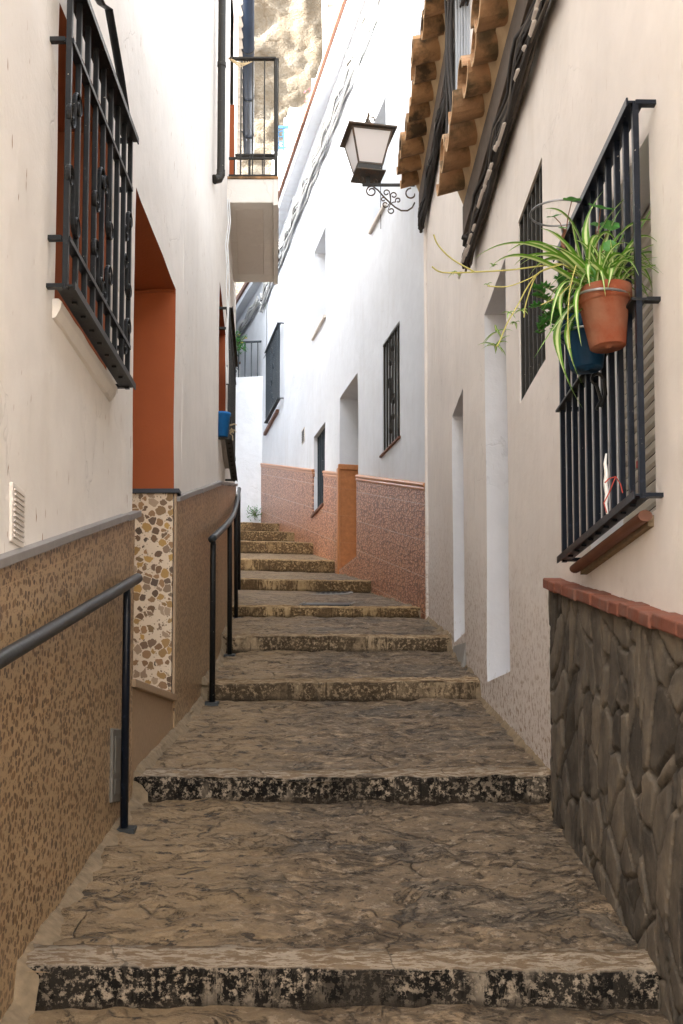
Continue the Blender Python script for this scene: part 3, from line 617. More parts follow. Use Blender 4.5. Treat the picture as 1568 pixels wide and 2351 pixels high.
for i in range(9):
    p = L3.at(.3 + random.uniform(-.06, .06), .075, zc0 + .09 + random.uniform(-.03, .03)); q = p + Vector((random.uniform(.0, .05), random.uniform(-.05, .02), random.uniform(-.09, .05))); tw.tube([p, (p + q) / 2 + Vector((.01, 0, .01)), q], .003, 5)
tag(tw.build('twine_knot', M['twine']), 'frayed straw twine tied to the dark cage grille', 'twine')
# downpipe at the corner, ending in a kicked shoe
x0 = at(508, 100, 8.9); ptop = at(507, -80, 7.6); pb = at(507, 400, 7.6)
dp = MB().tube([Vector((pb.x, pb.y, ptop.z + .5)), Vector((pb.x, pb.y, (ptop.z + pb.z) / 2)), Vector((pb.x, pb.y, pb.z))], .026, 16).build('downpipe', M['ironold'], LH, smooth=False)
MB().tube([pb + Vector((0, 0, .03)), pb, pb + Vector((-.012, -.01, -.035)), pb + Vector((-.04, -.03, -.05))], [.029, .029, .029, .031], 16).build('pipe_shoe', M['ironold'], dp)
for zz in (.75, 1.9): MB().tube([pb + Vector((0, 0, zz)), pb + Vector((0, 0, zz + .03))], .030, 16).build('pipe_collar', M['ironold'], dp)
# balcony
bn = at(566, 465, 9.3); BZ = bn.z; sb0 = L3.sY(9.3); sb1 = L3.sY(10.9)
def bp(x, y, Y): return at(x, y, Y)
n0 = L3.at(sb0, -.02, 0); f0 = L3.at(sb1, -.02, 0); n1 = bp(627, 465, 9.3); f1 = bp(628, 648, 10.9); BZ = (n1.z + f1.z) / 2; TH = .20
q = [(n0.x, n0.y, BZ), (n1.x, n1.y, BZ), (f1.x, f1.y, BZ), (f0.x, f0.y, BZ)]
bal = MB().hexa(q + [(x, y, BZ + TH) for x, y, z in q]).build('balcony', M['cream'], LH, uvf=uvw(L3), bevel=.006)
dv = Vector((f1.x - n1.x, f1.y - n1.y, 0))
A = Vector((n1.x, n1.y, BZ)); MB().hexa([A + Vector((.001, 0, -.02)), A + Vector((.04, .0, -.02)), A + dv + Vector((.042, 0, -.02)), A + dv + Vector((.001, 0, -.02)), A + Vector((.001, 0, TH + .0)), A + Vector((.04, 0, TH)), A + dv + Vector((.042, 0, TH)), A + dv + Vector((.001, 0, TH))]).build('drip_edge', M['cream'], bal, uvf=uvw(L3))
pn = MB(); zz = BZ - .006
pn.hexa([(n0.x + .08, 9.42, zz), (n1.x - .09, 9.42, zz), (f1.x - .08, 10.7, zz), (f0.x + .08, 10.7, zz), (n0.x + .08, 9.42, BZ - .001), (n1.x - .09, 9.42, BZ - .001), (f1.x - .08, 10.7, BZ - .001), (f0.x + .08, 10.7, BZ - .001)]); pn.build('soffit_panel', M['cream'], bal, bevel=.004)
MB().hexa([(n0.x, 9.29, BZ + TH), (n1.x + .045, 9.29, BZ + TH), (f1.x + .045, 10.92, BZ + TH), (f0.x, 10.92, BZ + TH), (n0.x, 9.29, BZ + TH + .018), (n1.x + .045, 9.29, BZ + TH + .018), (f1.x + .045, 10.92, BZ + TH + .018), (f0.x, 10.92, BZ + TH + .018)]).build('floor_tiles', M['clay2'], bal)
rl = MB(); z0 = BZ + TH + .04; z1 = at(560, 133, 9.32).z; zm = at(560, 362, 9.32).z; W0 = Vector((n0.x + .03, 9.33, 0)); C0 = Vector((n1.x + .02, 9.33, 0)); C1 = Vector((f1.x + .02, 10.88, 0)); W1 = Vector((f0.x + .03, 10.88, 0))
Z = lambda p, z: Vector((p.x, p.y, z))
for a, b_ in ((W0, C0), (C0, C1), (C1, W1)):
    rl.bar(Z(a, z1), Z(b_, z1), .04, .014); rl.bar(Z(a, zm), Z(b_, zm), .02, .014); rl.bar(Z(a, z0), Z(b_, z0), .03, .012)
rg = rl.build('balcony_railing', M['ironold'], LH)
for p_ in (C0, C1): MB().bar(Z(p_, z0), Z(p_, z1), .026, .026, up=Vector((0, 1, 0))).build('post', M['ironold'], rg)
def bars(a, b_, n, skip=()):
    for i in range(1, n): p_ = a.lerp(b_, i / n); MB().bar(Z(p_, z0), Z(p_, z1), .011, .011, up=Vector((0, 1, 0))).build('baluster', M['ironold'], rg)
bars(W0, C0, 4); bars(C0, C1, 14); bars(C1, W1, 3)
for f in (.12, .45): p_ = W0.lerp(C0, f); MB().bar(Z(p_, z0), Z(p_, zm), .011, .011, up=Vector((0, 1, 0))).build('baluster', M['ironold'], rg)
bd = MB().fbox(L3, bald[0], bald[1], -.12, -.08, bald[2], bald[3]).build('balcony_door', M['wood'], LH)
reveal(L3, bald, .08, 'f', o0=.012, zlo=5.15, zhi=6.1).build('balcony_door_surround', M['orange'], LH)
tw = MB(); random.seed(5)
for i in range(6):
    a = Z(W0, z1) + Vector((-.02, 0, .01)); e = W0.lerp(C0, .25 + i * .05); tw.tube([a, a.lerp(Z(e, z1), .5) + Vector((0, -.02, -.03 - i * .012)), Z(e, z1 - .05 + i * .006), Z(e, z1 - .02)], .004, 5)
tag(tw.build('rope', M['twine']), 'pale rope wound round the balcony railing at the dark downpipe', 'rope')
# thin white cables down the corner
cb = MB(); random.seed(9)
for i in range(2):
    cb.tube([Vector((pb.x + .03 + i * .012, pb.y + .15, pb.z - .1 - j * .16)) + Vector((noise.noise(Vector((j * .7, i, 0))) * .02, 0, 0)) for j in range(9)], .0045, 6)
tag(cb.build('cable', M['cablew']), 'thin white cable hanging down the wall corner under the balcony', 'cable')

# ------------------------------------------------------------------ handrails
H1 = thing('handrail', 'dark grey tube handrail in the foreground on the left, ending beside the door recess', 'handrail', (-.82, 4.5, -.23))
pr = [at(316, 1327, 4.66), at(0, 1514, 2.86)]; d_ = (pr[1] - pr[0]); pr.append(pr[0] + d_ * 1.9)
MB().tube(pr, .0205, 20).build('rail', M['irong'], H1, smooth=True)
pt = at(292, 1342, 4.52); pbm = Vector((pt.x, pt.y, G(4.52) + .004))
MB().tube([pbm, pt - Vector((0, 0, .06)), pt + Vector((0, 0, .01))], [.0155, .0155, .012], 16).build('post', M['ironb'], H1, smooth=True)
MB().hexa([pbm + Vector(v) for v in ((-.045, -.03, -.02), (.045, -.03, -.02), (.045, .03, -.01), (-.045, .03, -.01), (-.045, -.03, .005), (.045, -.03, .005), (.045, .03, .018), (-.045, .03, .018))]).build('base_plate', M['irong'], H1, bevel=.002)
pt2 = pt + d_ * 1.2; MB().tube([Vector((pt2.x, pt2.y, G(pt2.y))), pt2], .0155, 12).build('post', M['ironb'], H1)
H2 = thing('handrail', 'dark tube handrail curving up the stairs beside the shiny brown dado', 'handrail', (-.76, 7, .4))
posts = [(487, 6.92), (526.5, 8.36), (541, 10.4), (547.5, 12.2)]; tops = [at(486, 1238, 6.86), at(527, 1196, 8.36), at(541, 1166, 10.4), at(549, 1122, 12.25)]
pts = []
for i in range(3):
    for t in range(8):
        t /= 8; a, b_, c_, d2 = tops[max(0, i - 1)], tops[i], tops[i + 1], tops[min(3, i + 2)]
        pts.append(.5 * ((2 * b_) + (c_ - a) * t + (2 * a - 5 * b_ + 4 * c_ - d2) * t * t + (3 * b_ - a - 3 * c_ + d2) * t ** 3))
pts.append(tops[3]); MB().tube(pts, .0215, 16).build('rail', M['irong'], H2, smooth=True)
for (x, Y), tp in zip(posts, tops):
    b_ = Vector((at(x, 1500, Y).x, Y + .02, G(Y))); tt = Vector((tp.x, Y + .02, tp.z + (.03 if Y < 7 else 0)))
    po = MB().tube([b_, tt - Vector((0, 0, .05)), tt], [.0175, .0175, .013], 14).build('post', M['iron'], H2, smooth=True)
    MB().hexa([b_ + Vector(v) for v in ((-.04, -.03, -.02), (.04, -.03, -.02), (.04, .03, -.01), (-.04, .03, -.01), (-.04, -.03, .006), (.04, -.03, .006), (.04, .03, .018), (-.04, .03, .018))]).build('base_plate', M['irong'], po)

# ------------------------------------------------------------------ right near house
RH = thing('house', 'beige plastered house with stone dado and low tiled eave on the near right', 'house', (1.2, 3, -1))
rd1 = (RA.hit(1167, 1200)[0], RA.hit(1114, 1000)[0], RA.hit(1118, 1566)[1], RA.hit(1113.5, 717)[1])
rw2 = (RA.hit(1250, 700)[0], RA.hit(1191, 700)[0], RA.hit(1196, 923)[1], RA.hit(1189, 512)[1])
rw1 = (RA.hit(1503, 1000)[0], RA.sY(4.22), RA.hit(1503, 1172)[1], RA.hit(1494, 295)[1])
TA = 3.42; mb = MB(); wall(mb, RA, 0, RA.L, -3, TA, [rd1, rw2, rw1]); mb.build('wall', M['cream_r'], RH, uvf=uvw(RA))
reveal(RA, rd1, .32, 'nfts').build('door_surround', M['white_r'], RH, uvf=lambda co, i: (co[0] * 3, co[2] - rd1[2] + .1))
dd = MB().fbox(RA, rd1[0], rd1[1], -.36, -.32, rd1[2], rd1[3]).build('door', M['wood'], RH)
reveal(RA, rw2, .10, 'nfts').build('window_surround', M['cream_r'], RH, uvf=uvw(RA))
MB().fbox(RA, rw2[0], rw2[1], -.13, -.10, rw2[2], rw2[3]).build('window_pane', M['glass'], RH)
cage(RH, RA, rw2[0] + .012, rw2[1] - .012, rw2[2] + .01, rw2[3] - .01, -.02, 7, [], M['ironold'], .024, 'flush dark grille of thick bars behind the spider plant', .028, stand=False)
reveal(RA, rw1, .13, 'nfts').build('window_surround', M['white_r'], RH, uvf=uvw(RA))
sh = MB()
nsl = 24; hh = (rw1[3] - rw1[2] - .07) / nsl
for i in range(nsl):
    z = rw1[2] + .07 + i * hh; sh.grid([[RA.at(s, o, zz) for o, zz in ((-.134, z), (-.126, z + hh * .25), (-.126, z + hh * .7), (-.134, z + hh * .93), (-.138, z + hh))] for s in (rw1[0] + .0, rw1[1])])
sh.build('roller_shutter', M['shutter'], RH)
MB().fbox(RA, rw1[0], rw1[1], -.17, -.14, rw1[2], rw1[3]).build('window_pane', M['glass'], RH)
s_, z_ = RA.hit(1466, 1062, -.12); MB().fbox(RA, s_ - .03, s_ + .03, -.125, -.12, z_ - .012, z_ + .012).build('red_sticker', M['red'], RH)
co = .06; g0 = RA.hit(1474, 1135, co)[0]; g1 = RA.hit(1296, 1300, co)[0]; gz0 = RA.hit(1474, 1137, co)[1]; gz1 = RA.hit(1464, 222, co)[1]; gzm = RA.hit(1474, 676, co)[1]
RG = cage(RH, RA, g0, g1, gz0, gz1, co, 11, [], M['ironb'], .0175, 'blue-black cage grille carrying the flower pots', .05)
MB().fbox(RA, g0 - .01, g1 + .02, co - .022, co + .022, gzm - .004, gzm + .004).build('middle_band', M['iron'], RG)
for s in (g0, g1 - .01): MB().fbox(RA, s - .012, s + .012, -.01, co - .022, gzm - .006, gzm + .006).build('wall_bracket', M['iron'], RG)
# gzm flower rings and hooks
def ring(c, r, parent, n=36, rr=.004, tie=None):
    m = MB().tube([c + Vector((r * math.cos(2 * math.pi * i / n), r * math.sin(2 * math.pi * i / n), 0)) for i in range(n + 1)], rr, 8, cap=False)
    if tie is not None: m.tube([c + (tie - c).normalized() * r, tie], rr, 6)
    return m.build('pot_ring', M['steel'], parent)
P1 = at(1376, 690, 3.40); P2 = at(1343, 745, 3.66)
ring(Vector((P1.x, P1.y, at(1376, 690, 3.40).z)), .0885, RG, tie=RA.at(g0 + .1, co, gzm))
ring(Vector((P2.x, P2.y, P1.z - .01)), .084, RG, tie=RA.at(g0 + .38, co, gzm))
rc = at(1282, 489, 4.0); ring(rc, .098, RG, rr=.0035, tie=RA.at(g1 - .1, co, gz1))
hk = MB(); hc = at(1372, 905, 3.7)
flatp = [hc + Vector((.0, 0, .05)) + Vector((.018 * math.cos(a), 0, .018 * math.sin(a))) for a in [i * .5 for i in range(10)]]
hk.tube(flatp + [hc + Vector((0, 0, .02)), hc + Vector((.01, 0, -.02)), hc + Vector((-.005, 0, -.05))], .006, 6); hk.tube([hc + Vector((.02, 0, .06)), hc + Vector((.025, 0, 0)), hc + Vector((.01, 0, -.04))], .007, 6)
hk.build('hook', M['iron'], RG)
sl_ = MB(); a = RA.at(rw1[0] - .01, .035, rw1[2] - .02); b_ = RA.at(rw1[1] + .08, .035, rw1[2] - .02)
sl_.tube([a, a.lerp(b_, .5), b_], .021, 14, .8); sl_.build('window_sill', M['brownpipe'], RH, smooth=False)
MB().fbox(RA, rw1[0] + .02, rw1[1] + .06, -.02, .02, rw1[2] - .045, rw1[2] - .012).build('sill_bed', M['mortar'], RH)
pp = at(1396, 1110, 3.42); pa = MB(); ptz = [pp + Vector((-.004 - .004 * (i % 2), 0, .09 - i * .03)) for i in range(7)]
pa.tube(ptz, [.004, .008, .010, .011, .010, .008, .006], 8, .6); pq = thing('paper_roll', 'rolled white paper tied with red cord to the right grille bars', 'paper roll', pp); pa.build('paper', M['paper'], pq)
MB().tube([pp + Vector(v) for v in ((-.012, -.01, 0), (.0, -.012, .012), (.02, -.012, .018), (.034, -.01, -.004), (.04, -.01, -.03))], .0018, 5).tube([pp + Vector(v) for v in ((.02, -.012, .018), (.0, -.012, -.03), (-.016, -.012, -.06), (-.008, -.012, -.09))], .0018, 5).build('cord', M['red'], pq)
# stone dado
SE = RA.sY(4.72); ceA = RA.hit(1258, 1317, .075); zcE = ceA[1]; kc = .222; PO = .045
def sdist(s, z, full=False):
    p = Vector((s * 1.15, z * .82, 0)); p = p + Vector((noise.noise(p * 2.2), noise.noise(p * 2.2 + Vector((4, 4, 4))), 0)) * .18
    d = noise.voronoi(p * 6.4)[0]; e = d[1] - d[0]; i = noise.cell(Vector((round(noise.voronoi(p * 6.4)[1][0].x * 7, 1), round(noise.voronoi(p * 6.4)[1][0].y * 7, 1), 0)))
    t = min(1, max(0, (e - .015) / .05)); t = t * t * (3 - 2 * t)
    if full: return 1 - t, i
    return -.014 * (1 - t) + i * .003 + .0025 * noise.fractal(Vector((s * 12, z * 9, 3)), .8, 2, 4)
m = MB(); rows = []; sA_ = RA.sY(2.3); ns = 250
for j in range(ns + 1):
    s = sA_ + (SE - sA_) * j / ns; zt = zcE - .045 - (SE - s) * kc; row = []
    for i in range(190): z = zt + .02 - 1.9 * i / 189; row.append(RA.at(s, PO + .006 + sdist(s, z), z))
    if j == 0: row0 = row
    rows.append(row)
rows.append([RA.at(SE + .004, -.02, p[2]) for p in rows[-1]])
m.grid(rows); sw = m.build('stone_dado', M['stonewall'], RH, smooth=True, uvf=uvz(RA))
ja = sw.data.attributes.new('joint', 'FLOAT', 'POINT'); ta = sw.data.attributes.new('tone', 'FLOAT', 'POINT')
for i, v_ in enumerate(sw.data.vertices):
    s = (Vector((v_.co[0], v_.co[1])) - RA.P0).dot(RA.d); a_, b_ = sdist(s, v_.co[2], True); ja.data[i].value = a_; ta.data[i].value = b_
dado(RA, 0, sA_, zcE - .045 - SE * kc, zcE - .045 - (SE - sA_) * kc, None, PO).build('stone_dado', M['stonewall'], RH, uvf=uvz(RA))
s = SE + .015; random.seed(21)
while s > RA.sY(1.6):
    e = s - .118 * random.uniform(.9, 1.1); z = zcE - (SE - s) * kc; q = MB(); dz = random.uniform(-.003, .003); o2 = PO + .026 + random.uniform(-.004, .004)
    q.fbox(RA, e + .006, s - .002, -.03, o2, z - (s - e) * kc - .042 + dz, z - (s - e) * kc + dz, dz=(s - e) * kc); q.build('cap_brick', M['brick'], RH, bevel=.006); s = e
MB().fbox(RA, RA.sY(1.6), SE + .012, -.02, PO + .018, zcE - (SE - RA.sY(1.6)) * kc - .038, zcE - (SE - RA.sY(1.6)) * kc - .004, dz=(SE - RA.sY(1.6)) * kc).build('cap_mortar', M['mortar'], RH)
s, z = RA.hit(1256, 1600)
MB().fbox(RA, RA.sY(4.73), RA.sY(4.80), -.01, .012, -.05, .25).build('corner_strip', M['white_r'], RH, uvf=uvw(RA))

# ---- eaves: rows of half-round clay tiles seen from below
def eave(house, F, s0, s1, zt, proj, pitch, mat, cornice=.07, ch=.17, seed=1, slope=.22, back=1.6):
    random.seed(seed)
    MB().fbox(F, s0, s1, -.05, cornice, zt - ch - .1, zt - ch + .09).build('eave_board', M['plank'], house, bevel=.004)
    MB().hexa([F.at(s0, 0, zt - ch + .09), F.at(s1, 0, zt - ch + .09), F.at(s1, cornice - .01, zt - ch + .09), F.at(s0, cornice - .01, zt - ch + .09),
               F.at(s0, -.1, zt + .03), F.at(s1, -.1, zt + .03), F.at(s1, cornice + .035, zt + .03), F.at(s0, cornice + .035, zt + .03)]).build('eave_mortar', M['mortar_o'], house)
    rf = MB(); rim_ = MB(); n = int((s1 - s0) / pitch); R0 = pitch * .42
    MB().hexa([F.at(s0, proj - .16, zt + .03), F.at(s1, proj - .16, zt + .03), F.at(s1, -back, zt + .02 + slope * back), F.at(s0, -back, zt + .02 + slope * back)] +
              [F.at(s0, proj - .16, zt + .045), F.at(s1, proj - .16, zt + .045), F.at(s1, -back, zt + .035 + slope * back), F.at(s0, -back, zt + .035 + slope * back)]).build('roof', M['mortar_o'], house)
    for i in range(n + 1):
        s = s0 + .02 + pitch * i + random.uniform(-.015, .015)
        for kind in (0, 1):          # 0 channel tile (belly down), 1 cover tile (arch up)
            cs = s + (0 if kind == 0 else pitch * .5); pr_ = proj + random.uniform(-.03, .03) - (0 if kind == 0 else .02); zt2 = random.uniform(-.008, .008)
            if kind == 1 and i == n: continue
            inner = []; outer = []; segs = 12
            L_ = [(pr_, 0), (pr_ - .2, .2), (pr_ - .45, .45), (-back, back + pr_)]
            for o, t in L_:
                rr = R0 * (1.06 if o == pr_ else 1 if kind == 0 else .98) * (1 - .12 * min(1, t)); zc = zt + .035 + (proj - o) * slope + zt2 + (0 if kind == 0 else .05)
                ra, rb = [], []
                for q_ in range(segs + 1):
                    a = math.pi * q_ / segs; sg = -1 if kind == 0 else 1; w_ = .006 * noise.noise(Vector((s * 5, o * 9, q_ * .7)))
                    ra.append(F.at(cs + rr * math.cos(a), o, zc + sg * rr * .95 * math.sin(a) + w_)); rb.append(F.at(cs + (rr - .02) * math.cos(a), o + (.001 if o == pr_ else 0), zc + sg * (rr - .02) * .95 * math.sin(a) + w_))
                outer.append(ra); inner.append(rb)
            rf.grid(outer); rf.grid(inner); rim_.grid([outer[0], inner[0]])
    rt_ = rf.build('roof_tiles', mat, house, smooth=False); rim_.build('broken_tile_ends', M['clayrim'], rt_)
eaveA = RA.sY(7.22); zeA = 3.62
mortar_keep = eave(RH, RA, 1.5, eaveA, zeA - .02, .23, .27, M['clay'], .07, .17, 2, back=2.6)

# ------------------------------------------------------------------ middle right house
BH = thing('house', 'taller beige house with small white side door, between the near house and the tiled one', 'house', (1.4, 8.8, 0))
TB = 5.1; bd2 = (RB.hit(1066, 1200)[0], RB.hit(1040, 1200)[0], RB.hit(1041, 1476)[1], RB.hit(1040, 951)[1])
mb = MB(); wall(mb, RB, 0, RB.L, -1, TB, [bd2]); RA2 = Frame((XR(7.3) + .0, 7.31), (4, 7.31), 1); mb.face([(XR(7.3), 7.305, 2.5), (4.5, 7.305, 2.5), (4.5, 7.305, TB + .6), (XR(7.3), 7.305, TB)])
mb.build('wall', M['cream_r'], BH, uvf=uvw(RB))
reveal(RB, bd2, .3, 'nfts').build('door_surround', M['white_r'], BH, uvf=lambda co, i: (co[0] * 3, co[2] - bd2[2] + .05))
MB().fbox(RB, bd2[0], bd2[1], -.34, -.3, bd2[2], bd2[3]).build('door', M['wood'], BH)
MB().hexa([RB.at(bd2[0] - .05, -.1, bd2[2] - .5), RB.at(bd2[1] + .04, -.1, bd2[2] - .5), RB.at(bd2[1] + .04, .05, bd2[2] - .5), RB.at(bd2[0] - .05, .08, bd2[2] - .5), RB.at(bd2[0] - .05, -.1, bd2[2] - .02), RB.at(bd2[1] + .04, -.1, bd2[2] + .01), RB.at(bd2[1] + .04, .0, bd2[2] - .02), RB.at(bd2[0] - .05, .0, bd2[2] - .06)]).build('doorstep', M['concrete'], BH, bevel=.01)
MB().tube([RB.at(RB.L + .0, .004, .9), RB.at(RB.L, .004, 5.0)], .022, 8).build('corner_joint', M['cream_r'], BH, uvf=uvw(RB))
eave(BH, RB, -.6, RB.L - .02, 5.25, .27, .27, M['clay2'], .07, .17, 5)

# ------------------------------------------------------------------ white house with the tiled dado
CH = thing('house', 'white house with reddish embossed tile dado up the stairs on the right', 'house', (1.2, 15, 2))
cwA = hole(RC, (886, 350), 853, 292, 530); cwB = hole(RC, (748, 620), 721, 580, 775); cg1 = (RC.hit(918, 870)[0], RC.hit(878, 900)[0], RC.hit(873, 1050)[1], RC.hit(877, 793)[1])
cdo = (RC.hit(822, 1100)[0], RC.hit(780, 1100)[0], RC.hit(783, 1306)[1], RC.hit(779, 916)[1]); cg2 = (RC.hit(746, 1070)[0], RC.hit(721, 1100)[0], RC.hit(720, 1184)[1], RC.hit(721, 1004)[1])
cg3 = (RC.hit(640, 870)[0], RC.hit(612, 900)[0], RC.hit(609, 968)[1], RC.hit(611, 822)[1])
TC = 8.62; mb = MB(); wall(mb, RC, 0, RC.L, 0, TC, [cwA, cwB, cg1, cdo, cg2, cg3], step=.3)
mb.build('wall', M['white'], CH, uvf=uvw(RC))
for h, dpt, nm in ((cwA, .28, 'window_surround'), (cwB, .28, 'window_surround'), (cg1, .16, 'window_surround'), (cdo, .34, 'door_surround'), (cg2, .22, 'window_surround'), (cg3, .1, 'window_surround')):
    reveal(RC, h, dpt, 'nfts', step=.3).build(nm, M['white'], CH, uvf=uvw(RC))
MB().fbox(RC, cdo[0], cdo[1], -.38, -.34, cdo[2], cdo[3]).build('door', M['wood'], CH)
for h in (cwA, cwB):
    bl = MB()
    for i in range(26): z = h[2] + (h[3] - h[2]) * i / 26; bl.fbox(RC, h[0], h[1], -.26, -.235, z, z + .02)
    bl.build('window_blind', M['white'], CH, uvf=uvw(RC)); MB().fbox(RC, h[0], h[1], -.3, -.27, h[2], h[3]).build('window_pane', M['glass'], CH)
    MB().fbox(RC, h[0] - .03, h[1] + .03, -.05, .035, h[2] - .03, h[2] + .004).build('window_sill', M['vent'], CH, bevel=.004)
for h, dpt, gm_ in ((cg1, .16, 'shutter'), (cg2, .22, 'glass'), (cg3, .1, 'shutter')):
    MB().fbox(RC, h[0], h[1], -dpt - .03, -dpt, h[2], h[3]).build('window_pane', M[gm_], CH)
cage(CH, RC, cg1[0] + .015, cg1[1] - .01, cg1[2] + .015, cg1[3] - .015, -.02, 7, [], M['ironold'], .018, 'dark scrolled grille nearest the lantern', .03, [(.55, .5, .34, .12, 1), (.55, .82, .2, .08, -1), (.55, .2, .2, .08, -1)], stand=False)
MB().fbox(RC, cg1[0] - .03, cg1[1] + .05, -.1, .025, cg1[2] - .018, cg1[2] + .004).build('window_sill', M['brownpipe'], CH, bevel=.004)
cage(CH, RC, cg2[0] + .012, cg2[1] - .012, cg2[2] + .01, cg2[3] - .01, -.06, 6, [], M['ironfar'], .026, 'narrow tall grille cutting into the tiled dado', .03, [(.5, .5, .3, .1, 1), (.5, .2, .25, .1, -1)], stand=False)
MB().fbox(RC, cg2[0] - .02, cg2[1] + .02, -.2, .045, cg2[2] - .03, cg2[2] + .004).build('window_sill', M['brownpipe'], CH, bevel=.004)
zf0 = RC.hit(640, 915, .07)[1]; zf1 = RC.hit(634, 758, .07)[1]
cage(CH, RC, RC.hit(641, 880, .07)[0], RC.hit(611, 900, .07)[0], zf0, zf1, .07, 12, [], M['ironfar'], .017, 'projecting slate-blue cage grille at the far end', .06, [(.5, .8, .22, .1, 1), (.5, .5, .35, .12, -1), (.5, .18, .22, .1, 1)])
MB().fbox(RC, cg3[0] - .03, cg3[1] + .03, -.05, .05, zf0 - .09, zf0 - .04).build('window_sill', M['brownpipe'], CH, bevel=.004)
s, z = RC.hit(697, 1000); vt = MB().fbox(RC, s - .1, s + .1, -.01, .008, z - .1, z + .1).build('wall_vent', M['vent'], CH)
for i in range(7): MB().fbox(RC, s - .085, s + .085, .008, .014, z - .085 + i * .025, z - .075 + i * .025).build('louvre', M['irong'], vt)
sp0, zp0 = RC.hit(983, 1112); sp1, zp1 = RC.hit(600, 1064); kC = (zp1 - zp0) / (sp1 - sp0)
zc_ = lambda s: zp0 + (s - sp0) * kC
for a, b_, lo in ((.03, cdo[0], 0), (cdo[1], cg2[0] - .0, 0), (cg2[1] + .0, RC.L, 0)):
    dado(RC, a, b_, zc_(a), zc_(b_), None, .02, .3).build('tiled_dado', M['tile'], CH, uvf=duv(RC, kC))
    mm = MB(); prof = [(.021, -.06), (.026, -.056), (.03, -.04), (.024, -.028), (.032, -.018), (.036, -.004), (.03, .008), (.014, .014), (-.01, .016)]
    mm.grid([[RC.at(s, o, zc_(s) + dz) for o, dz in prof] for s in cuts(a, b_, [], .3)]); mm.face([RC.at(a, o, zc_(a) + dz) for o, dz in prof]); mm.face([RC.at(b_, o, zc_(b_) + dz) for o, dz in prof])
    mm.build('dado_moulding', M['tilecap'], CH, smooth=False)
# under the narrow window
dado(RC, cg2[0], cg2[1], cg2[2] - .03, cg2[2] - .03, None, .02, .3).build('tiled_dado', M['tile'], CH, uvf=duv(RC, kC))
jz = RC.hit(780, 1075)[1]
MB().fbox(RC, cdo[1] - .016, cdo[1] + .003, -.34, .0, cdo[2], jz).build('jamb_tiling', M['tileorange'], CH)
MB().fbox(RC, cdo[1] - .03, cdo[1] + .06, -.001, .03, cdo[2] - .4, jz + .01).build('corner_trim', M['tilecap'], CH, bevel=.01)
MB().fbox(RC, cdo[1] - .035, cdo[1] + .003, -.34, .025, jz - .02, jz + .05).build('jamb_moulding', M['tilecap'], CH, bevel=.012)
for i in range(1, 4): MB().fbox(RC, cdo[1] - .019, cdo[1] - .016, -.34, -.0, cdo[2] + i * .33, cdo[2] + i * .33 + .008).build('tile_joint', M['tilecap'], CH)
MB().fbox(RC, cdo[0], cdo[1], -.36, .016, cdo[2] - 1.5, cdo[2] - .0).build('threshold', M['tile'], CH, uvf=duv(RC, 0))
# cornice
cn = MB(); cn.fbox(RC, -.1, RC.L, -.3, .16, TC, TC + .12); cn.build('cornice', M['white'], CH, uvf=uvw(RC))
MB().fbox(RC, -.1, RC.L, .12, .20, TC + .12, TC + .17).build('tile_edge', M['brownpipe'], CH, bevel=.01)
MB().fbox(RC, -.1, 4.2, -.2, .13, TC + .17, TC + .62).build('parapet', M['white'], CH, uvf=uvw(RC))
MB().fbox(RC, 4.2, RC.L, -.2, .13, TC + .17, TC + .40).build('parapet', M['white'], CH, uvf=uvw(RC))
MB().fbox(RC, -.1, RC.L, -3.5, -.2, TC, TC + .1).build('roof', M['concrete'], CH)
s = RC.hit(676, 300, .1)[0]; MB().fbox(RC, s - .14, s + .14, -.12, .16, TC + .17, TC + .85).build('pier', M['white'], CH, uvf=uvw(RC)); MB().fbox(RC, s - .18, s + .18, -.16, .2, TC + .85, TC + .93).build('pier_cap', M['white'], CH, uvf=uvw(RC))
# inner bulk so no light comes from behind the thin walls
for F, a, b_, zt in ((RC, .2, 10, TC),): MB().hexa([F.at(a, -.42, 0), F.at(b_, -.42, 0), F.at(b_, -3.5, 0), F.at(a, -3.5, 0), F.at(a, -.42, zt), F.at(b_, -.42, zt), F.at(b_, -3.5, zt), F.at(a, -3.5, zt)]).build('light_block', M['white'], CH, uvf=uvw(RC))
MB().hexa([RA.at(0, -.5, -2), RA.at(8.6, -.5, -2), RA.at(8.6, -4, -2), RA.at(0, -4, -2), RA.at(0, -.5, 3.3), RA.at(8.6, -.5, 3.3), RA.at(8.6, -4, 3.3), RA.at(0, -4, 3.3)]).build('light_block', M['cream_r'], RH, uvf=uvw(RA))
MB().hexa([RB.at(.1, -.5, -1), RB.at(3.0, -.5, -1), RB.at(3.0, -4, -1), RB.at(.1, -4, -1), RB.at(.1, -.5, 5.1), RB.at(3.0, -.5, 5.1), RB.at(3.0, -4, 5.1), RB.at(.1, -4, 5.1)]).build('light_block', M['cream_r'], BH, uvf=uvw(RB))

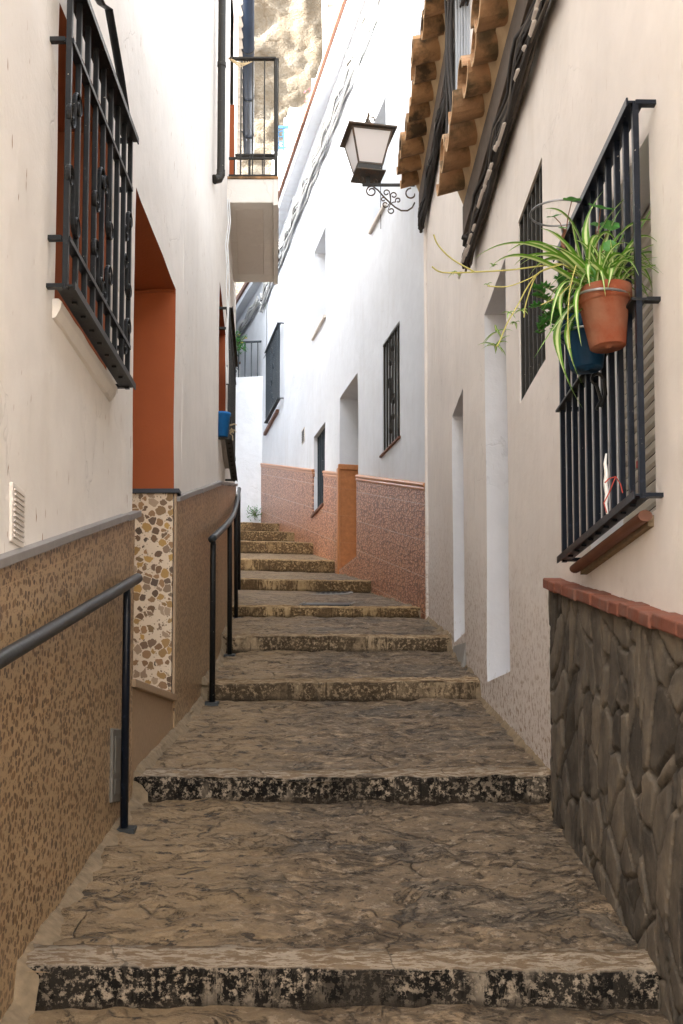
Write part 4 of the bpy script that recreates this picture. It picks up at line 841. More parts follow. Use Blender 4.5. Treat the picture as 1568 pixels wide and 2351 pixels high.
# ------------------------------------------------------------------ cable bundles
def bundle(name, label, F, sA, sB, zA, zB, n, mats, seed, spread=.06, r=(.006, .013), o0=.03, tail=.0, sag=.05):
    random.seed(seed); root = thing(name, label, 'cables', F.at((sA + sB) / 2, o0, (zA + zB) / 2)); groups = {}
    L_ = sB - sA; nn = max(8, int(L_ / .12))
    for i in range(n):
        mt = random.choice(mats); m = groups.setdefault(mt, MB()); dz0 = random.uniform(-spread, spread); do = random.uniform(0, .05); rr = random.uniform(*r); ph = random.uniform(0, 9); pts = []
        e0 = random.uniform(-.02, .1) * (1 if tail else 0)
        for j in range(nn + 1):
            t = j / nn; s = sA + L_ * t; w_ = noise.noise(Vector((s * .8 + ph, i * 3.1, 0))) * spread * .9; w2 = noise.noise(Vector((s * 2 + ph, i * 3.1, 5))) * .02
            tie = abs(((s * 1.35) % 1) - .5) * 2
            pts.append(F.at(s, o0 + do * (.4 + .6 * tie) + w2, zA + (zB - zA) * t + (dz0 + w_) * (.55 + .45 * tie) - sag * .3 * (1 - tie)))
        if tail: pts.append(F.at(sB + .03, o0 + do, zB + dz0 - .03)); pts.append(F.at(sB + .05 + e0 * .3, o0 + do, zB + dz0 - .035 - e0 * .4))
        m.tube(pts, rr, 6)
    for mt, m in groups.items(): m.build('cable_strands', M[mt], root, smooth=True)
    s = sA + .3
    while s < sB:
        t = (s - sA) / L_; z = zA + (zB - zA) * t - .01; h_ = spread * .55
        MB().tube([F.at(s, o0 + .02 + .035 * math.cos(a), z + h_ * math.sin(a)) for a in [i * math.pi / 6 for i in range(13)]], .004, 5).build('cable_tie', M[mats[0]], root); s += .74
    return root
zca = RA.hit(1083, 560)[1]; b1 = bundle('cable_bundle', 'thick black cable bundle with paint spots under the near right eave', RA, 4.0, RA.hit(1092, 560)[0] - .05, 3.22, 3.22, 36, ['cable'] * 4 + ['cable2'] * 2, 31, .095, tail=1)
random.seed(4)
for i in range(26):
    s = random.uniform(5.4, RA.sY(7.2)); z = 3.10 + random.uniform(-.02, .03); L_ = random.uniform(.03, .22); MB().tube([RA.at(s, .082, z), RA.at(s + .012, .086, z), RA.at(s + L_, .086, z + .004), RA.at(s + L_ + .012, .082, z)], [.003, .0095, .0085, .003], 6, .7).build('paint_spot', M['vent'], b1)
bundle('cable_bundle', 'second black cable bundle under the higher dark tiled eave', RB, -.5, RB.L - .12, 4.93, 4.93, 28, ['cable'] * 4 + ['cable2'] * 2, 32, .07, tail=1)
bundle('cable_bundle', 'pale grey and white cable bundle along the white house cornice', RC, .2, RC.L - .3, 8.15, 8.15, 26, ['cablew'] * 8 + ['cableg'] * 3 + ['cable'], 33, .17, (.008, .014), sag=.12, tail=1)
# risers between the two eaves
random.seed(8); rv = thing('cable_bundle', 'dark cables rising vertically between the two tiled eaves', 'cables', (XR(7.25) - .1, 7.2, 4))
m = MB()
for i in range(14):
    x = random.uniform(-.16, -.02); pts = [Vector((XR(7.25) + x + noise.noise(Vector((j * .3, i, 0))) * .03, 7.24 + random.uniform(-.03, .03) * 0 + i * .004, 3.8 + j * .16)) for j in range(12)]; m.tube(pts, random.uniform(.006, .012), 6)
m.build('cable_strands', M['cable'], rv, smooth=True); m = MB()
for i in range(6): m.tube([Vector((XR(7.25) - .02 - i * .016, 7.22, 3.8 + j * .18)) + Vector((noise.noise(Vector((j * .3, i, 7))) * .012, 0, 0)) for j in range(12)], .009, 6)
m.build('cable_conduit', M['cableg'], rv, smooth=True)
# thin drop wires on the white house next to the upper eave
m = MB(); random.seed(6)
for i in range(7):
    x = 948 + i * 4.2; s = RC.hit(x, 150, .02)[0]; pts = [RC.at(s + .01 * math.sin(j + i), .02, RC.hit(x, 250, .02)[1] + j * .25) for j in range(14)]; m.tube([p for p in pts if p.z < 8.4], .007, 5)
tag(m.build('cable', M['cableg']), 'thin grey drop wires on the white wall beside the upper tiled eave', 'cable')
m = MB(); s = RC.hit(874, 450, .012)[0]; m.tube([RC.at(s, .012, RC.hit(874, 530)[1]), RC.at(s, .012, RC.hit(874, 405)[1])], .004, 5); tag(m.build('cable', M['cable']), 'single thin black wire below the lantern on the white wall', 'cable')
m = MB(); s = RC.hit(613, 740, .012)[0]; z_ = RC.hit(613, 700)[1]; m.tube([RC.at(s, .02, z_), RC.at(s, .02, RC.hit(610, 820)[1]), RC.at(s + .1, .05, RC.hit(608, 832)[1])], .008, 5); tag(m.build('cable', M['cableg']), 'thin grey conduit above the far cage grille', 'cable')

# ------------------------------------------------------------------ wall lantern
lc = at(842, 340, 10.72); SQ = .142
LT = thing('wall_lantern', 'old iron street lantern with frosted panes on a scrolled bracket over the alley', 'lantern', at(850, 415, 10.72))
yaw = R(11); cz, sz = math.cos(yaw), math.sin(yaw)
zt_ = at(842, 306, 10.72).z; zb_ = at(842, 374, 10.72).z; zp_ = at(842, 386, 10.72).z
LO = at(845, 380, 10.75); LX, LY = LO.x, LO.y
def lp(a, b_, z): return Vector((LX + a * cz - b_ * sz, LY + a * sz + b_ * cz, z))
zb_ = at(840, 372, 10.62).z; zt_ = zb_ + .30; ht, hb = .185, .112
def ring4(h, z): return [lp(-h, -h, z), lp(h, -h, z), lp(h, h, z), lp(-h, h, z)]
fr = MB(); T = ring4(ht, zt_); B = ring4(hb, zb_)
for i in range(4): fr.bar(B[i], T[i], .016); fr.bar(B[i], B[(i + 1) % 4], .016); fr.bar(T[i], T[(i + 1) % 4], .018)
fr.build('frame', M['rust'], LT)
cp = MB(); A0 = ring4(ht + .045, zt_ + .012); A1 = ring4(ht + .045, zt_ + .026); A2 = ring4(.10, zt_ + .055); cp.hexa(A0 + A1)
for i in range(4): cp.face([A1[i], A1[(i + 1) % 4], A2[(i + 1) % 4], A2[i]])
cp.face(A2); A3 = ring4(.11, zt_ + .055); A4 = ring4(.11, zt_ + .070); cp.hexa(A3 + A4); cp.build('cap', M['rust'], LT)
cl = MB(); cl.hexa(ring4(hb, zb_ - .062) + ring4(hb + .004, zb_ - .008)); cl.build('collar', M['ironold'], LT)
MB().hexa(ring4(hb + .03, zb_ - .074) + ring4(hb + .03, zb_ - .064)).build('base_plate', M['rust'], LT)
for i in range(4):
    j = (i + 1) % 4; cc = (T[i] + T[j] + B[i] + B[j]) / 4; ins = [p_.lerp(cc, .03) for p_ in (B[i], B[j], T[j], T[i])]; nrm = (ins[1] - ins[0]).cross(ins[3] - ins[0]).normalized() * .004
    MB().hexa([p_ - nrm for p_ in ins] + [p_ + nrm for p_ in ins]).build('pane', M['frost'], LT)
MB().lathe([(0, .02), (.02, .03), (.03, .06), (.055, .11), (.058, .14), (.045, .18), (0, .2)], lp(0, 0, zb_ - .02), 20).build('bulb', M['bulb'], LT, smooth=True)
fn = MB(); tp = lp(0, 0, zt_ + .07); fn.tube([tp, tp + Vector((0, 0, .13)), tp + Vector((0, 0, .22))], [.015, .013, .004], 8)
for sg in (-1, 1):
    for a_ in (0, 1):
        dr_ = Vector((cz, sz, 0)) * sg if a_ == 0 else Vector((-sz, cz, 0)) * sg
        pts = [tp + dr_ * .075, tp + dr_ * .065 + Vector((0, 0, .03)), tp + dr_ * .03 + Vector((0, 0, .055)), tp + dr_ * .012 + Vector((0, 0, .075)), tp + dr_ * .018 + Vector((0, 0, .105)), tp + dr_ * .04 + Vector((0, 0, .108)), tp + dr_ * .05 + Vector((0, 0, .09)), tp + dr_ * .038 + Vector((0, 0, .083))]
        fn.tube([tp + (p_ - tp) * 1.35 for p_ in pts], .0065, 6)
fn.build('finial', M['rust'], LT)
bz = zb_ - .155; ar = MB(); wallp = RC.hit(952, 415, 0); W_ = RC.at(wallp[0], 0, bz); E_ = lp(-.03, 0, bz)
dirA = (W_ - lp(0, 0, bz)); dirA.z = 0; dirA.normalize(); E_ = lp(0, 0, bz) - dirA * .055; LEN = (W_ - E_).length
ar.bar(E_, W_, .026, .02); ar.bar(lp(0, 0, bz), lp(0, 0, zb_ - .07), .034, .034, up=Vector((0, 1, 0)))
ar.build('bracket_arm', M['ironold'], LT)
def ap(t, z): return E_ + dirA * t * LEN + Vector((0, 0, z))
sc = MB(); k_ = .155 / LEN
cur = [(.20 * 1, -.012), (.30, -.05), (.42, -.12), (.52, -.17), (.62, -.215), (.74, -.25), (.86, -.25), (.95, -.22), (1.0, -.17)]
spi = [(.17 + .075 / LEN * .0, 0)]
sw_ = [(.175 + x / LEN, z) for x, z in scroll((0, -.062), .052, 1.2, math.pi / 2, 1, 20, .55)]
sc.tube([ap(t, z) for t, z in sw_[::-1] + cur], .0075, 6)
s2_ = [(.93 + x / LEN, z) for x, z in scroll((0, -.085), .055, .75, math.pi * .5, 1, 16, .35)]; sc.tube([ap(t, z) for t, z in s2_], .0075, 6)
for (ct, czz, r_, a0, sg) in ((.46, -.075, .03, 0, 1), (.60, -.10, .03, math.pi, -1), (.44, -.19, .03, 0, -1), (.55, -.25, .03, math.pi, 1), (.68, -.15, .026, math.pi * 1.2, -1), (.40, -.14, .022, 0, 1)):
    e = [(ct + x / LEN, z) for x, z in scroll((0, czz), r_, .95, a0, sg, 14, .45)]; sc.tube([ap(t, z) for t, z in e] , .006, 6); sc.tube([ap(*e[0]), ap((e[0][0] + .54) / 2, (e[0][1] - .17) / 2), ap(.54, -.18)], .005, 6)
for sg in (-1, 1):
    e = scroll((sg * .07, -.10 + .0), .028, 1, math.pi / 2, sg, 14, .5); sc.tube([lp(x, 0, zb_ + z + .02 - .03) for x, z in e], .005, 6); sc.tube([lp(sg * .07, 0, zb_ - .082), lp(sg * .045, 0, zb_ - .12), lp(sg * .06, 0, bz + .012)], .005, 6)
sc.build('bracket_scrolls', M['rust'], LT)

# ------------------------------------------------------------------ potted plants
random.seed(12)
def pot(cent_top, r, h, mat, parent, lean=Vector((0, 0, 1))):
    c = cent_top - lean * h
    MB().lathe([(0, .0), (r * .13, .0), (r * .14, .004), (r * .62, .003), (r * .66, .006), (r * .90, h * .74), (r * .92, h * .745), (r * 1.03, h * .76), (r * 1.06, h * .99), (r * 1.02, h), (r * .94, h), (r * .88, h * .78), (r * .6, .03), (0, .03)], c, 40, lean).build('pot', mat, parent, smooth=True, bevel=0)
    MB().lathe([(0, h * .9), (r * .92, h * .88)], c, 24, lean).build('soil', M['soil'], parent)
def strip(mb, uvl, path, w, up=Vector((0, 0, 1)), fold=.25, base_w=.6):
    n = len(path)
    base = len(mb.v)
    for i, p in enumerate(path):
        d = (path[min(i + 1, n - 1)] - path[max(i - 1, 0)]).normalized(); sd_ = d.cross(up)
        if sd_.length < .05: sd_ = d.cross(Vector((0, 1, 0)))
        sd_.normalize(); nr = sd_.cross(d); t = i / (n - 1); ww = w * min(1, base_w + t * 3) * (1 - t ** 2.6) + .0006
        for j, q_ in enumerate((-1, 0, 1)): mb.v.append(tuple(p + sd_ * q_ * ww / 2 + nr * (abs(q_)) * ww * fold)); uvl.append((j / 2, t))
    for i in range(n - 1):
        for j in range(2): a = base + i * 3 + j; mb.f.append((a, a + 1, a + 4, a + 3))
def bez(a, c, b_, n=14): return [a * (1 - t) ** 2 + c * 2 * t * (1 - t) + b_ * t * t for t in [i / n for i in range(n + 1)]]
def z6(x, y, Y): return at(1016.6 + x / 2.844, 516.9 + y / 2.844, Y)
lean = Vector((-.07, .0, 1)).normalized(); T1 = at(1384, 666, 3.40)
SPL = thing('potted_spider_plant', 'terracotta pot with striped spider plant hanging on the right window grille', 'potted plant', T1 - Vector((0, 0, .2)))
pot(T1, .080, .178, M['pot'], SPL, lean)
mb = MB(); uvl = []; bc = T1 + Vector((0, 0, -.01))
LV = [(190, 230, 560, -70, -.05), (300, 290, 480, 60, -.12), (460, 270, 640, 60, .02), (500, 262, 760, 60, -.06), (915, 1200, 560, 640, -.1), (905, 790, 800, 300, -.13), (595, 868, 840, 480, -.12),
      (918, 1050, 640, 560, -.08), (1260, -230, 930, 10, .02), (1055, -235, 800, 80, .05), (1420, -220, 1300, 60, .05), (1425, -25, 1120, -90, 0), (1412, 120, 1230, -60, -.08), (1388, 335, 1230, -40, .02),
      (1436, 245, 1350, 60, .06), (1152, 150, 1010, -150, .0), (660, -105, 880, -150, .04), (840, -40, 850, 120, .0), (640, 20, 820, 60, -.04), (700, 680, 760, 200, -.14), (780, 640, 700, 300, -.1),
      (1060, 110, 930, -60, -.08), (1340, 200, 1180, 30, -.1), (1280, 330, 1170, 80, -.12), (420, 180, 660, -20, .03), (560, 340, 700, 80, .0), (1370, 430, 1290, 100, .05), (1230, 260, 1100, 60, -.08), (960, 400, 900, 100, -.15), (1075, 415, 1160, 120, -.12),
      (735, 40, 850, 160, .03), (1300, -60, 1150, 20, .04), (1180, -130, 1040, 60, .03), (760, 160, 830, 200, -.1)]
for (tx, ty, cx_, cy_, dy) in LV:
    b0 = bc + Vector((random.uniform(-.045, .03), random.uniform(-.04, .04), random.uniform(-.01, .01)))
    tip = z6(tx, ty, 3.40 + dy); ct = z6(cx_, cy_ , 3.40 + dy * .6)
    strip(mb, uvl, bez(b0, ct, tip, 18), random.uniform(.019, .029))
for i in range(75):
    a = random.uniform(0, 2 * math.pi); L_ = random.uniform(.09, .24); b0 = bc + Vector((random.uniform(-.04, .04), random.uniform(-.04, .04), 0)); dv = Vector((math.cos(a) * 1.1, math.sin(a) * .7, 0))
    ct = b0 + dv * L_ * .3 + Vector((0, 0, L_ * random.uniform(.45, .8))); tip = b0 + dv * L_ * random.uniform(.7, 1) + Vector((0, 0, random.uniform(-.08, .14))); strip(mb, uvl, bez(b0, ct, tip, 10), random.uniform(.010, .017))
def plantlet(c, n, L_):
    for i in range(n):
        a = random.uniform(0, 6.28); dv = Vector((math.cos(a), math.sin(a) * .8, random.uniform(-.9, .5))) * L_ * random.uniform(.6, 1.1); strip(mb, uvl, bez(c, c + dv * .5 + Vector((0, 0, L_ * .3)), c + dv, 6), random.uniform(.005, .009))
for x, y, n_, l_ in ((350, 700, 9, .045), (345, 790, 12, .05), (435, 575, 5, .03), (475, 640, 5, .02), (80, 310, 6, .02), (290, 390, 4, .014), (520, 560, 5, .03), (820, 640, 5, .03), (330, 270, 4, .02)): plantlet(z6(x, y, 3.34), n_, l_)
mb.build('leaves', M['spider'], SPL, smooth=True, uvf=lambda co, i: uvl[i])
st = MB()
def stol(P, Y0, Y1, r=.0022):
    n = len(P); pts = [z6(x, y, Y0 + (Y1 - Y0) * i / (n - 1)) for i, (x, y) in enumerate(P)]; o = []
    for i in range(n - 1):
        a, b_, c_, d2 = pts[max(0, i - 1)], pts[i], pts[i + 1], pts[min(n - 1, i + 2)]
        for t in (0, .25, .5, .75): o.append(.5 * ((2 * b_) + (c_ - a) * t + (2 * a - 5 * b_ + 4 * c_ - d2) * t * t + (3 * b_ - a - 3 * c_ + d2) * t ** 3))
    st.tube(o + [pts[-1]], r, 6)
stol([(880, 330), (780, 255), (620, 268), (430, 292), (200, 305), (0, 308), (-70, 270)], 3.4, 3.28); stol([(205, 303), (60, 220), (-30, 130), (-60, 60)], 3.3, 3.25)
stol([(780, 255), (640, 300), (560, 390), (490, 520), (420, 640), (370, 760), (350, 790)], 3.35, 3.32); stol([(640, 300), (560, 350), (420, 400), (290, 395)], 3.34, 3.3, .0016)
stol([(700, 280), (610, 330), (545, 500), (530, 600)], 3.36, 3.32, .0018); stol([(870, 260), (830, 420), (815, 640), (830, 800)], 3.32, 3.3, .0018); stol([(830, 390), (740, 470), (640, 520)], 3.33, 3.3, .0016)
st.build('runners', M['stolon'], SPL, smooth=True)
gl = MB(); guv = []; gs = MB()
def gleaf(c, r, nrm):
    q_ = nrm.to_track_quat('Z', 'Y'); i0 = len(gl.v); gl.v.append(tuple(c)); guv.append((.5, .5)); n = 40
    for rr in (.5, 1):
        for i in range(n):
            a = 2 * math.pi * i / n; rad = r * rr * (1 + (.05 * abs(math.sin(a * 4.5)) - .22 * math.exp(-((a - math.pi) / .25) ** 2) if rr == 1 else 0)); w_ = .1 * r * rr * math.sin(a * 5)
            gl.v.append(tuple(c + q_ @ Vector((rad * math.cos(a), rad * math.sin(a), rr * r * .18 + w_ * .6)))); guv.append((.5 + .5 * rr * math.cos(a), .5 + .5 * rr * math.sin(a)))
    for i in range(n):
        j = (i + 1) % n; gl.f.append((i0, i0 + 1 + i, i0 + 1 + j)); gl.f.append((i0 + 1 + i, i0 + 1 + n + i, i0 + 1 + n + j, i0 + 1 + j))
for (x, y, Y, r_, nv) in ((842, -160, 3.42, .026, (.1, -.25, 1)), (728, -55, 3.42, .023, (-.2, -.4, .9)), (1030, -108, 3.4, .038, (.2, -.45, .9)), (1090, 10, 3.42, .028, (0, -.8, .6)), (1088, 138, 3.36, .02, (-.3, -.9, .3)), (985, 300, 3.36, .022, (0, -1, .2)), (780, 20, 3.4, .014, (0, -.5, .8)), (1000, 0, 3.45, .02, (0, -.6, .7)), (980, 480 - 90, 3.36, .02, (0, -1, .1))):
    c = z6(x, y, Y); gleaf(c, r_, Vector(nv).normalized()); hub = z6(800, 60, 3.42) if x < 900 else z6(1000, 250, 3.42); gs.tube([c, (c + hub) / 2 + Vector((0, 0, .01)), hub], .0016, 5)
gs.tube([z6(800, 30, 3.42), z6(778, 90, 3.42), z6(800, 200, 3.42), z6(860, 380, 3.42)], [.005, .006, .006, .007], 7)
gl.build('round_leaves', M['geran'], SPL, smooth=True, uvf=lambda co, i: guv[i]); gs.build('stems', M['brownpipe'], SPL)
T2 = at(1340, 734, 3.66)
BPL = thing('potted_succulent', 'blue pot with small-leaved succulent behind the terracotta pot', 'potted plant', T2 - Vector((0, 0, .2)))
pot(T2, .077, .165, M['bluepot'], BPL, Vector((-.05, 0, 1)).normalized())
mb = MB(); uvl2 = []; ss = MB(); random.seed(77)
for k_ in range(24):
    a0 = T2 + Vector((random.uniform(-.05, .03), random.uniform(-.05, .05), -.01)); tip = z6(random.uniform(580, 860), random.uniform(345, 720), 3.62 + random.uniform(-.08, .1)); ct = (a0 + tip) / 2 + Vector((-.02, 0, .05)); P = bez(a0, ct, tip, 12); ss.tube(P, .003, 5)
    for i, p_ in enumerate(P[3:]):
        for j in range(4 + (4 if i > 6 else 0)):
            a = random.uniform(0, 6.28); dv = Vector((math.cos(a), math.sin(a) * .8, random.uniform(.1, .9))).normalized() * random.uniform(.014, .024); strip(mb, uvl2, [p_ + dv * t for t in (0, .35, .7, 1)], .0105, fold=.1, base_w=.35)
mb.build('leaves', M['succ'], BPL, smooth=True, uvf=lambda co, i: uvl2[i]); ss.build('stems', M['greenstem'], BPL)

# ------------------------------------------------------------------ the far end
EW = MB(); E_F = Frame((-1.36, 20.42), (-4.6, 20.9), 1); zE = at(570, 866, 20.5).z
E_F.n = Vector((0, -1)); wall(EW, E_F, 0, E_F.L, 2, zE, [], .5, .2); ew = EW.build('retaining_wall', M['rough_white'], uvf=lambda co, i: (co[0], co[2] - 3.95)); tag(ew, 'rough whitewashed wall closing the alley below the terrace railing', 'wall')
TR = thing('terrace_railing', 'thin dark railing on top of the whitewashed end wall', 'railing', (-1.8, 20.55, zE))
zr = at(570, 781, 20.5).z; za = Vector((-1.38, 20.55, 0)); zb2 = Vector((-3.2, 20.75, 0))
MB().bar(Z(za, zr), Z(zb2, zr), .03, .03).build('top_rail', M['ironfar'], TR)
for i in range(13): p_ = za.lerp(zb2, (i + .05) / 16); MB().bar(Z(p_, zE), Z(p_, zr), .02, .02, up=Vector((0, 1, 0))).build('baluster', M['ironfar'], TR)
m = MB(); x_ = at(538, 830, 20.5)
for zz_ in (zE + .14, zE + .38): m.tube([Vector((x_.x + a, 20.56, zz_ + b_)) for a, b_ in scroll((0, 0), .07, 1.3, 0, 1)], .007, 5)
m.build('scroll', M['ironfar'], TR)
TF = MB(); TF.hexa([(-6, 20.6, zE - .1), (-1.3, 20.6, zE - .1), (-1.3, 28, zE - .1), (-6, 28, zE - .1), (-6, 20.6, zE), (-1.3, 20.6, zE), (-1.3, 28, zE), (-6, 28, zE)]); TF.build('pavement', M['concrete'], kind='structure')
FH = thing('house', 'white house wall behind the terrace railing, dull brown roof edge and cables', 'house', (-2, 24, 7))
mb = MB(); wall(mb, RD, 0, RD.L, 6, 8.62, [], step=.4); mb.build('wall', M['white'], FH, uvf=lambda co, i: (co[0], co[2]))
MB().fbox(RD, 0, RD.L, -.3, .16, 8.62, 8.72).build('cornice', M['white'], FH, uvf=uvz(RD)); MB().fbox(RD, 0, RD.L, .12, .2, 8.72, 8.80).build('tile_edge', M['brownpipe'], FH)
tz = at(570, 836, 22.2).z; MB().hexa([(-3.6, 22.2, zE), (-1.95, 22.2, zE), (-1.95, 22.4, zE), (-3.6, 22.4, zE), (-3.6, 22.2, tz), (-1.95, 22.2, tz), (-1.95, 22.4, tz), (-3.6, 22.4, tz)]).build('tiled_dado', M['paper'], FH); MB().hexa([(-3.6, 22.16, tz), (-1.93, 22.16, tz), (-1.93, 22.44, tz), (-3.6, 22.44, tz), (-3.6, 22.16, tz + .04), (-1.93, 22.16, tz + .04), (-1.93, 22.44, tz + .04), (-3.6, 22.44, tz + .04)]).build('dado_cap', M['brownpipe'], FH)
bundle('cable_bundle', 'short pale cable run under the roof edge behind the terrace', RD, .1, 3.5, 8.3, 8.3, 8, ['cablew', 'cableg'], 35, .1, (.01, .02))
# trailing flowers beside the railing and weed at the wall foot
def shrub(label, name, c, r, n, mat, flw=None, seed=1, cat='plant'):
    random.seed(seed); t = thing(name, label, cat, c); m = MB(); ul = []; s_ = MB()
    for i in range(n):
        a = random.uniform(0, 6.28); rr = r * random.random() ** .6; d = Vector((math.cos(a) * rr, math.sin(a) * rr, random.uniform(-.3, 1) * r)); p_ = c + d
        if i % 6 == 0: s_.tube([c, c + d * .5 + Vector((0, 0, r * .15)), p_], .006, 4)
        v_ = Vector((random.uniform(-1, 1), random.uniform(-1, 1), random.uniform(-.4, .9))).normalized() * r * .28; strip(m, ul, [p_, p_ + v_ * .4, p_ + v_ * .75, p_ + v_], r * .11, base_w=.3)
    m.build('leaves', mat, t, uvf=lambda co, i: ul[i]); s_.build('stems', M['greenstem'], t)
    if flw:
        f_ = MB()
        for i in range(14): p_ = c + Vector((random.uniform(-r, r), -r * .4, random.uniform(-.2, 1) * r)); f_.lathe([(0, 0), (.03, .01), (0, .02)], p_, 6)
        f_.build('flowers', flw, t)
k = plain('yellow_petals', (.8, .65, .15), .6, bump=0)
shrub('leafy green plant with yellow flowers at the left end of the terrace railing', 'flowering_plant', at(537, 800, 20.4), .24, 260, M['weed'], k, 2)
shrub('small green weed growing at the foot of the whitewashed end wall', 'weed', at(586, 1185, 20.3) , .16, 90, M['weed'], None, 3)
# house beyond with tiled verge and navy gutter, behind the balcony
VH = thing('house', 'white house behind the balcony with tiled verge and navy blue gutter pipe', 'house', (-2, 15, 5))
QV = 1.5; HV = Frame((-1.42 * QV, 12.4 * QV + 1.2), (-1.95 * QV, 18.2 * QV), 1); zg = at(540, 200, 14.8 * QV).z; X0 = lambda Y: at(541, 200, 14.8 * QV).x - .09 * (Y - 14.8 * QV)
mb = MB(); wall(mb, HV, 0, HV.L, 6.0, zg, [], step=.7); mb.build('wall', M['white'], VH, uvf=lambda co, i: (co[0], co[2]))
tv = MB(); random.seed(2); Y0_, Y1_ = 12.4 * QV, 18 * QV
for i in range(26):
    Y = Y0_ + .3 + i * .21 * QV
    tv.grid([[Vector((X0(Y) + (-.14 + o * .46) * QV, Y + .11 * QV * math.cos(math.pi * q_ / 8), zg + (.05 - .07 * math.sin(math.pi * q_ / 8) - o * .05) * QV)) for q_ in range(9)] for o in (0, .5)])
tv.build('verge_tiles', M['vent'], VH)
def lng(a, b_, z0, z1): return MB().hexa([(X0(Y0_) + a, Y0_, z0), (X0(Y0_) + b_, Y0_, z0), (X0(Y1_) + b_, Y1_, z0), (X0(Y1_) + a, Y1_, z0), (X0(Y0_) + a, Y0_, z1), (X0(Y0_) + b_, Y0_, z1), (X0(Y1_) + b_, Y1_, z1), (X0(Y1_) + a, Y1_, z1)])
lng(-.6, .12, zg + .09, zg + .18).build('eave', M['white'], VH, uvf=uvz(HV)); lng(-.25, -.12, zg - .03, zg + .085).build('fascia', M['white'], VH, uvf=uvz(HV))
ga = at(568, -60, 12.6 * QV); gb = at(571, 350, 12.6 * QV * (ga.z / 12.6 / QV) / (at(571, 350, 1).z)); gp = MB().tube([ga, ga.lerp(gb, .5), gb], .078 * QV, 20).build('gutter_pipe', M['navy'], VH, smooth=True)
for f_ in (.35, .62, .86): p_ = ga.lerp(gb, f_); d_ = (gb - ga).normalized(); MB().tube([p_, p_ + d_ * .05], .083 * QV, 20).build('clamp', M['iron'], gp); MB().bar(p_ + Vector((-.45, 0, .08)), p_, .018).build('clamp_arm', M['iron'], gp)
mb = MB(); mb.hexa([(-7, 11.8, -1), (-3.1, 13.4, -1), (-3.1, 20.3, -1), (-7, 20.3, -1), (-7, 11.8, 5.2), (-3.1, 13.4, 5.2), (-3.1, 20.3, 5.2), (-7, 20.3, 5.2)]); mb.build('lower_wall', M['white'], VH, uvf=uvz(HV))
mb = MB(); mb.hexa([(-8, 11.8, 5.2), (-4.3, 11.8, 5.2), (-4.3, 20.3, 5.2), (-8, 20.3, 5.2), (-8, 11.8, 10.6), (-4.3, 11.8, 10.6), (-4.3, 20.3, 10.6), (-8, 20.3, 10.6)]); mb.hexa([(-8, 20.31, -1), (-5.2, 20.31, -1), (-5.2, 30, -1), (-8, 30, -1), (-8, 20.31, 11.5), (-5.2, 20.31, 11.5), (-5.2, 30, 11.5), (-8, 30, 11.5)]); mb.build('light_block', M['white'], VH, uvf=uvz(HV))  # added unseen blocks, sized to keep the sun off the white stair wall
# small white houses on the slope below the cliff
def blk(mb, x0, x1, ytop, ybot, Y, dep=3):
    a = at(x0, ytop, Y); b_ = at(x1, ytop, Y); c = at(x0, ybot, Y).z; mb.hexa([(a.x, Y, c), (b_.x, Y, c), (b_.x, Y + dep, c), (a.x, Y + dep, c), (a.x, Y, a.z), (b_.x, Y, a.z), (b_.x, Y + dep, a.z), (a.x, Y + dep, a.z)]); return a, b_, c
H3 = thing('house', 'small white terrace house with blue railing below the cliff', 'house', at(660, 420, 26))
mb = MB(); blk(mb, 624, 760, 346, 900, 26); mb.build('wall', M['white'], H3, uvf=lambda co, i: (co[0], co[2]))
mb = MB(); blk(mb, 652, 760, 270, 345, 28, 2); mb.build('upper_wall', M['white'], H3, uvf=lambda co, i: (co[0], co[2]))
mb = MB(); blk(mb, 640, 672, 418, 520, 25.9, .08); mb.build('blue_wall_panel', M['palebl'], H3)
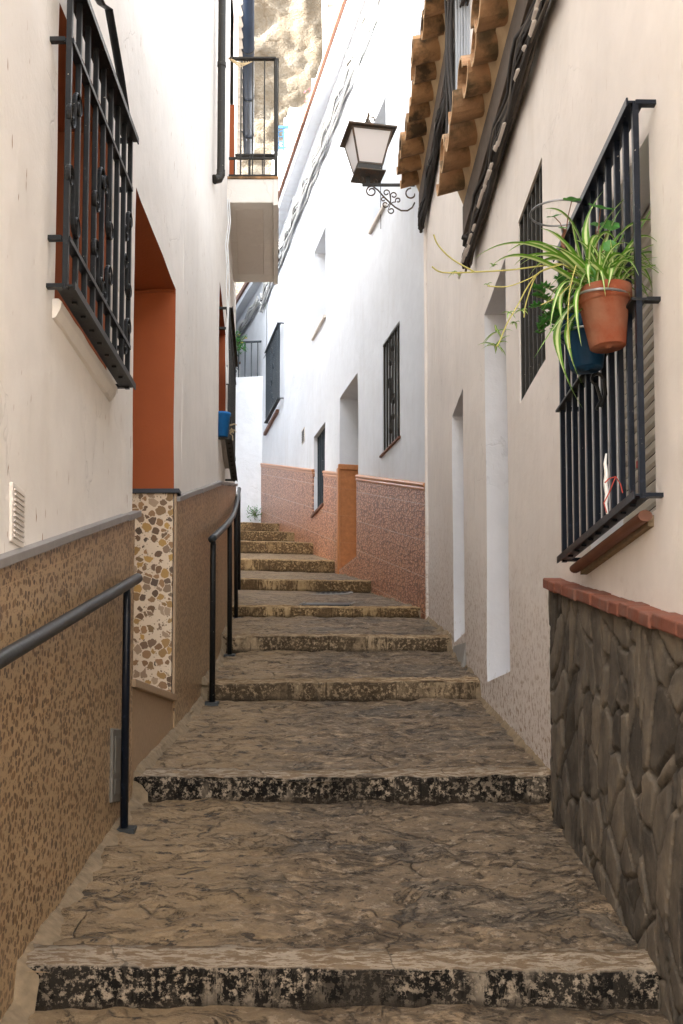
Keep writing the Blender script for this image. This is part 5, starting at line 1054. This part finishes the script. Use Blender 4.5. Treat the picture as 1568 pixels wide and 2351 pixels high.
rr = MB(); a = at(638, 292, 26.1); b_ = at(712, 292, 26.1); c = at(638, 344, 26.1).z; rr.bar(a, b_, .06, .05); rr.bar(Vector((a.x, a.y, c + .05)), Vector((b_.x, b_.y, c + .05)), .04, .03); rg3 = rr.build('terrace_railing', M['bluerail'], H3)
for i in range(6): p_ = a.lerp(b_, i / 5.5); MB().bar(p_, Vector((p_.x, p_.y, c)), .035, .035, up=Vector((0, 1, 0))).build('baluster', M['bluerail'], rg3)
m = MB(); p_ = at(646, 318, 26.1)
m.tube([Vector((p_.x + x, p_.y, p_.z + z)) for x, z in scroll((0, .1), .1, 1.2, 0, 1)], .012, 5).tube([Vector((p_.x + x, p_.y, p_.z + z)) for x, z in scroll((0, -.12), .1, 1.2, 0, -1)], .012, 5); m.build('scroll', M['bluerail'], rg3)
H4 = thing('house', 'tall pale house against the cliff above the white cornice', 'house', at(780, 300, 30))
mb = MB(); blk(mb, 742, 900, 8, 800, 30); blk(mb, 716, 742, 180, 800, 30.5, 2); mb.build('wall', M['white'], H4, uvf=lambda co, i: (co[0], co[2]))
mb = MB(); blk(mb, 738, 905, -6, 8, 29.9, 3.3); mb.build('roof_edge', M['vent'], H4)
mb = MB(); blk(mb, 744, 752, 8, 500, 29.9, .09); mb.build('downpipe', M['vent'], H4)
shrub('pink flowering branch beside the pale house under the cliff', 'bougainvillea', at(722, 238, 29.8), .32, 60, plain('pink_petals', (.75, .12, .2), .6, bump=0), None, 4)
# cliff
m = MB(); rows = []; xs_ = [-40, -30, -22, -16] + [-12 + i * .16 for i in range(116)] + [8, 12, 18, 26, 36]; zs_ = [0, 4, 8, 12, 14] + [15 + i * .17 for i in range(110)] + [35, 38, 42, 48]
for z in zs_:
    row = []
    for x in xs_:
        p_ = Vector((x, z * 1.3, 0)); d = noise.fractal(p_ * .12, .7, 2.1, 5) * .5 + noise.ridged_multi_fractal(p_ * .38 + Vector((5, 1, 0)), .9, 2.1, 6, 1.0, 2.0) * .12 + noise.fractal(p_ * 1.3, .7, 2, 4) * .16
        row.append((x, 42 + d - max(0, z - 24) * .25, z))
    rows.append(row)
m.grid(rows); m.build('cliff', M['rock'], smooth=True, kind='structure')
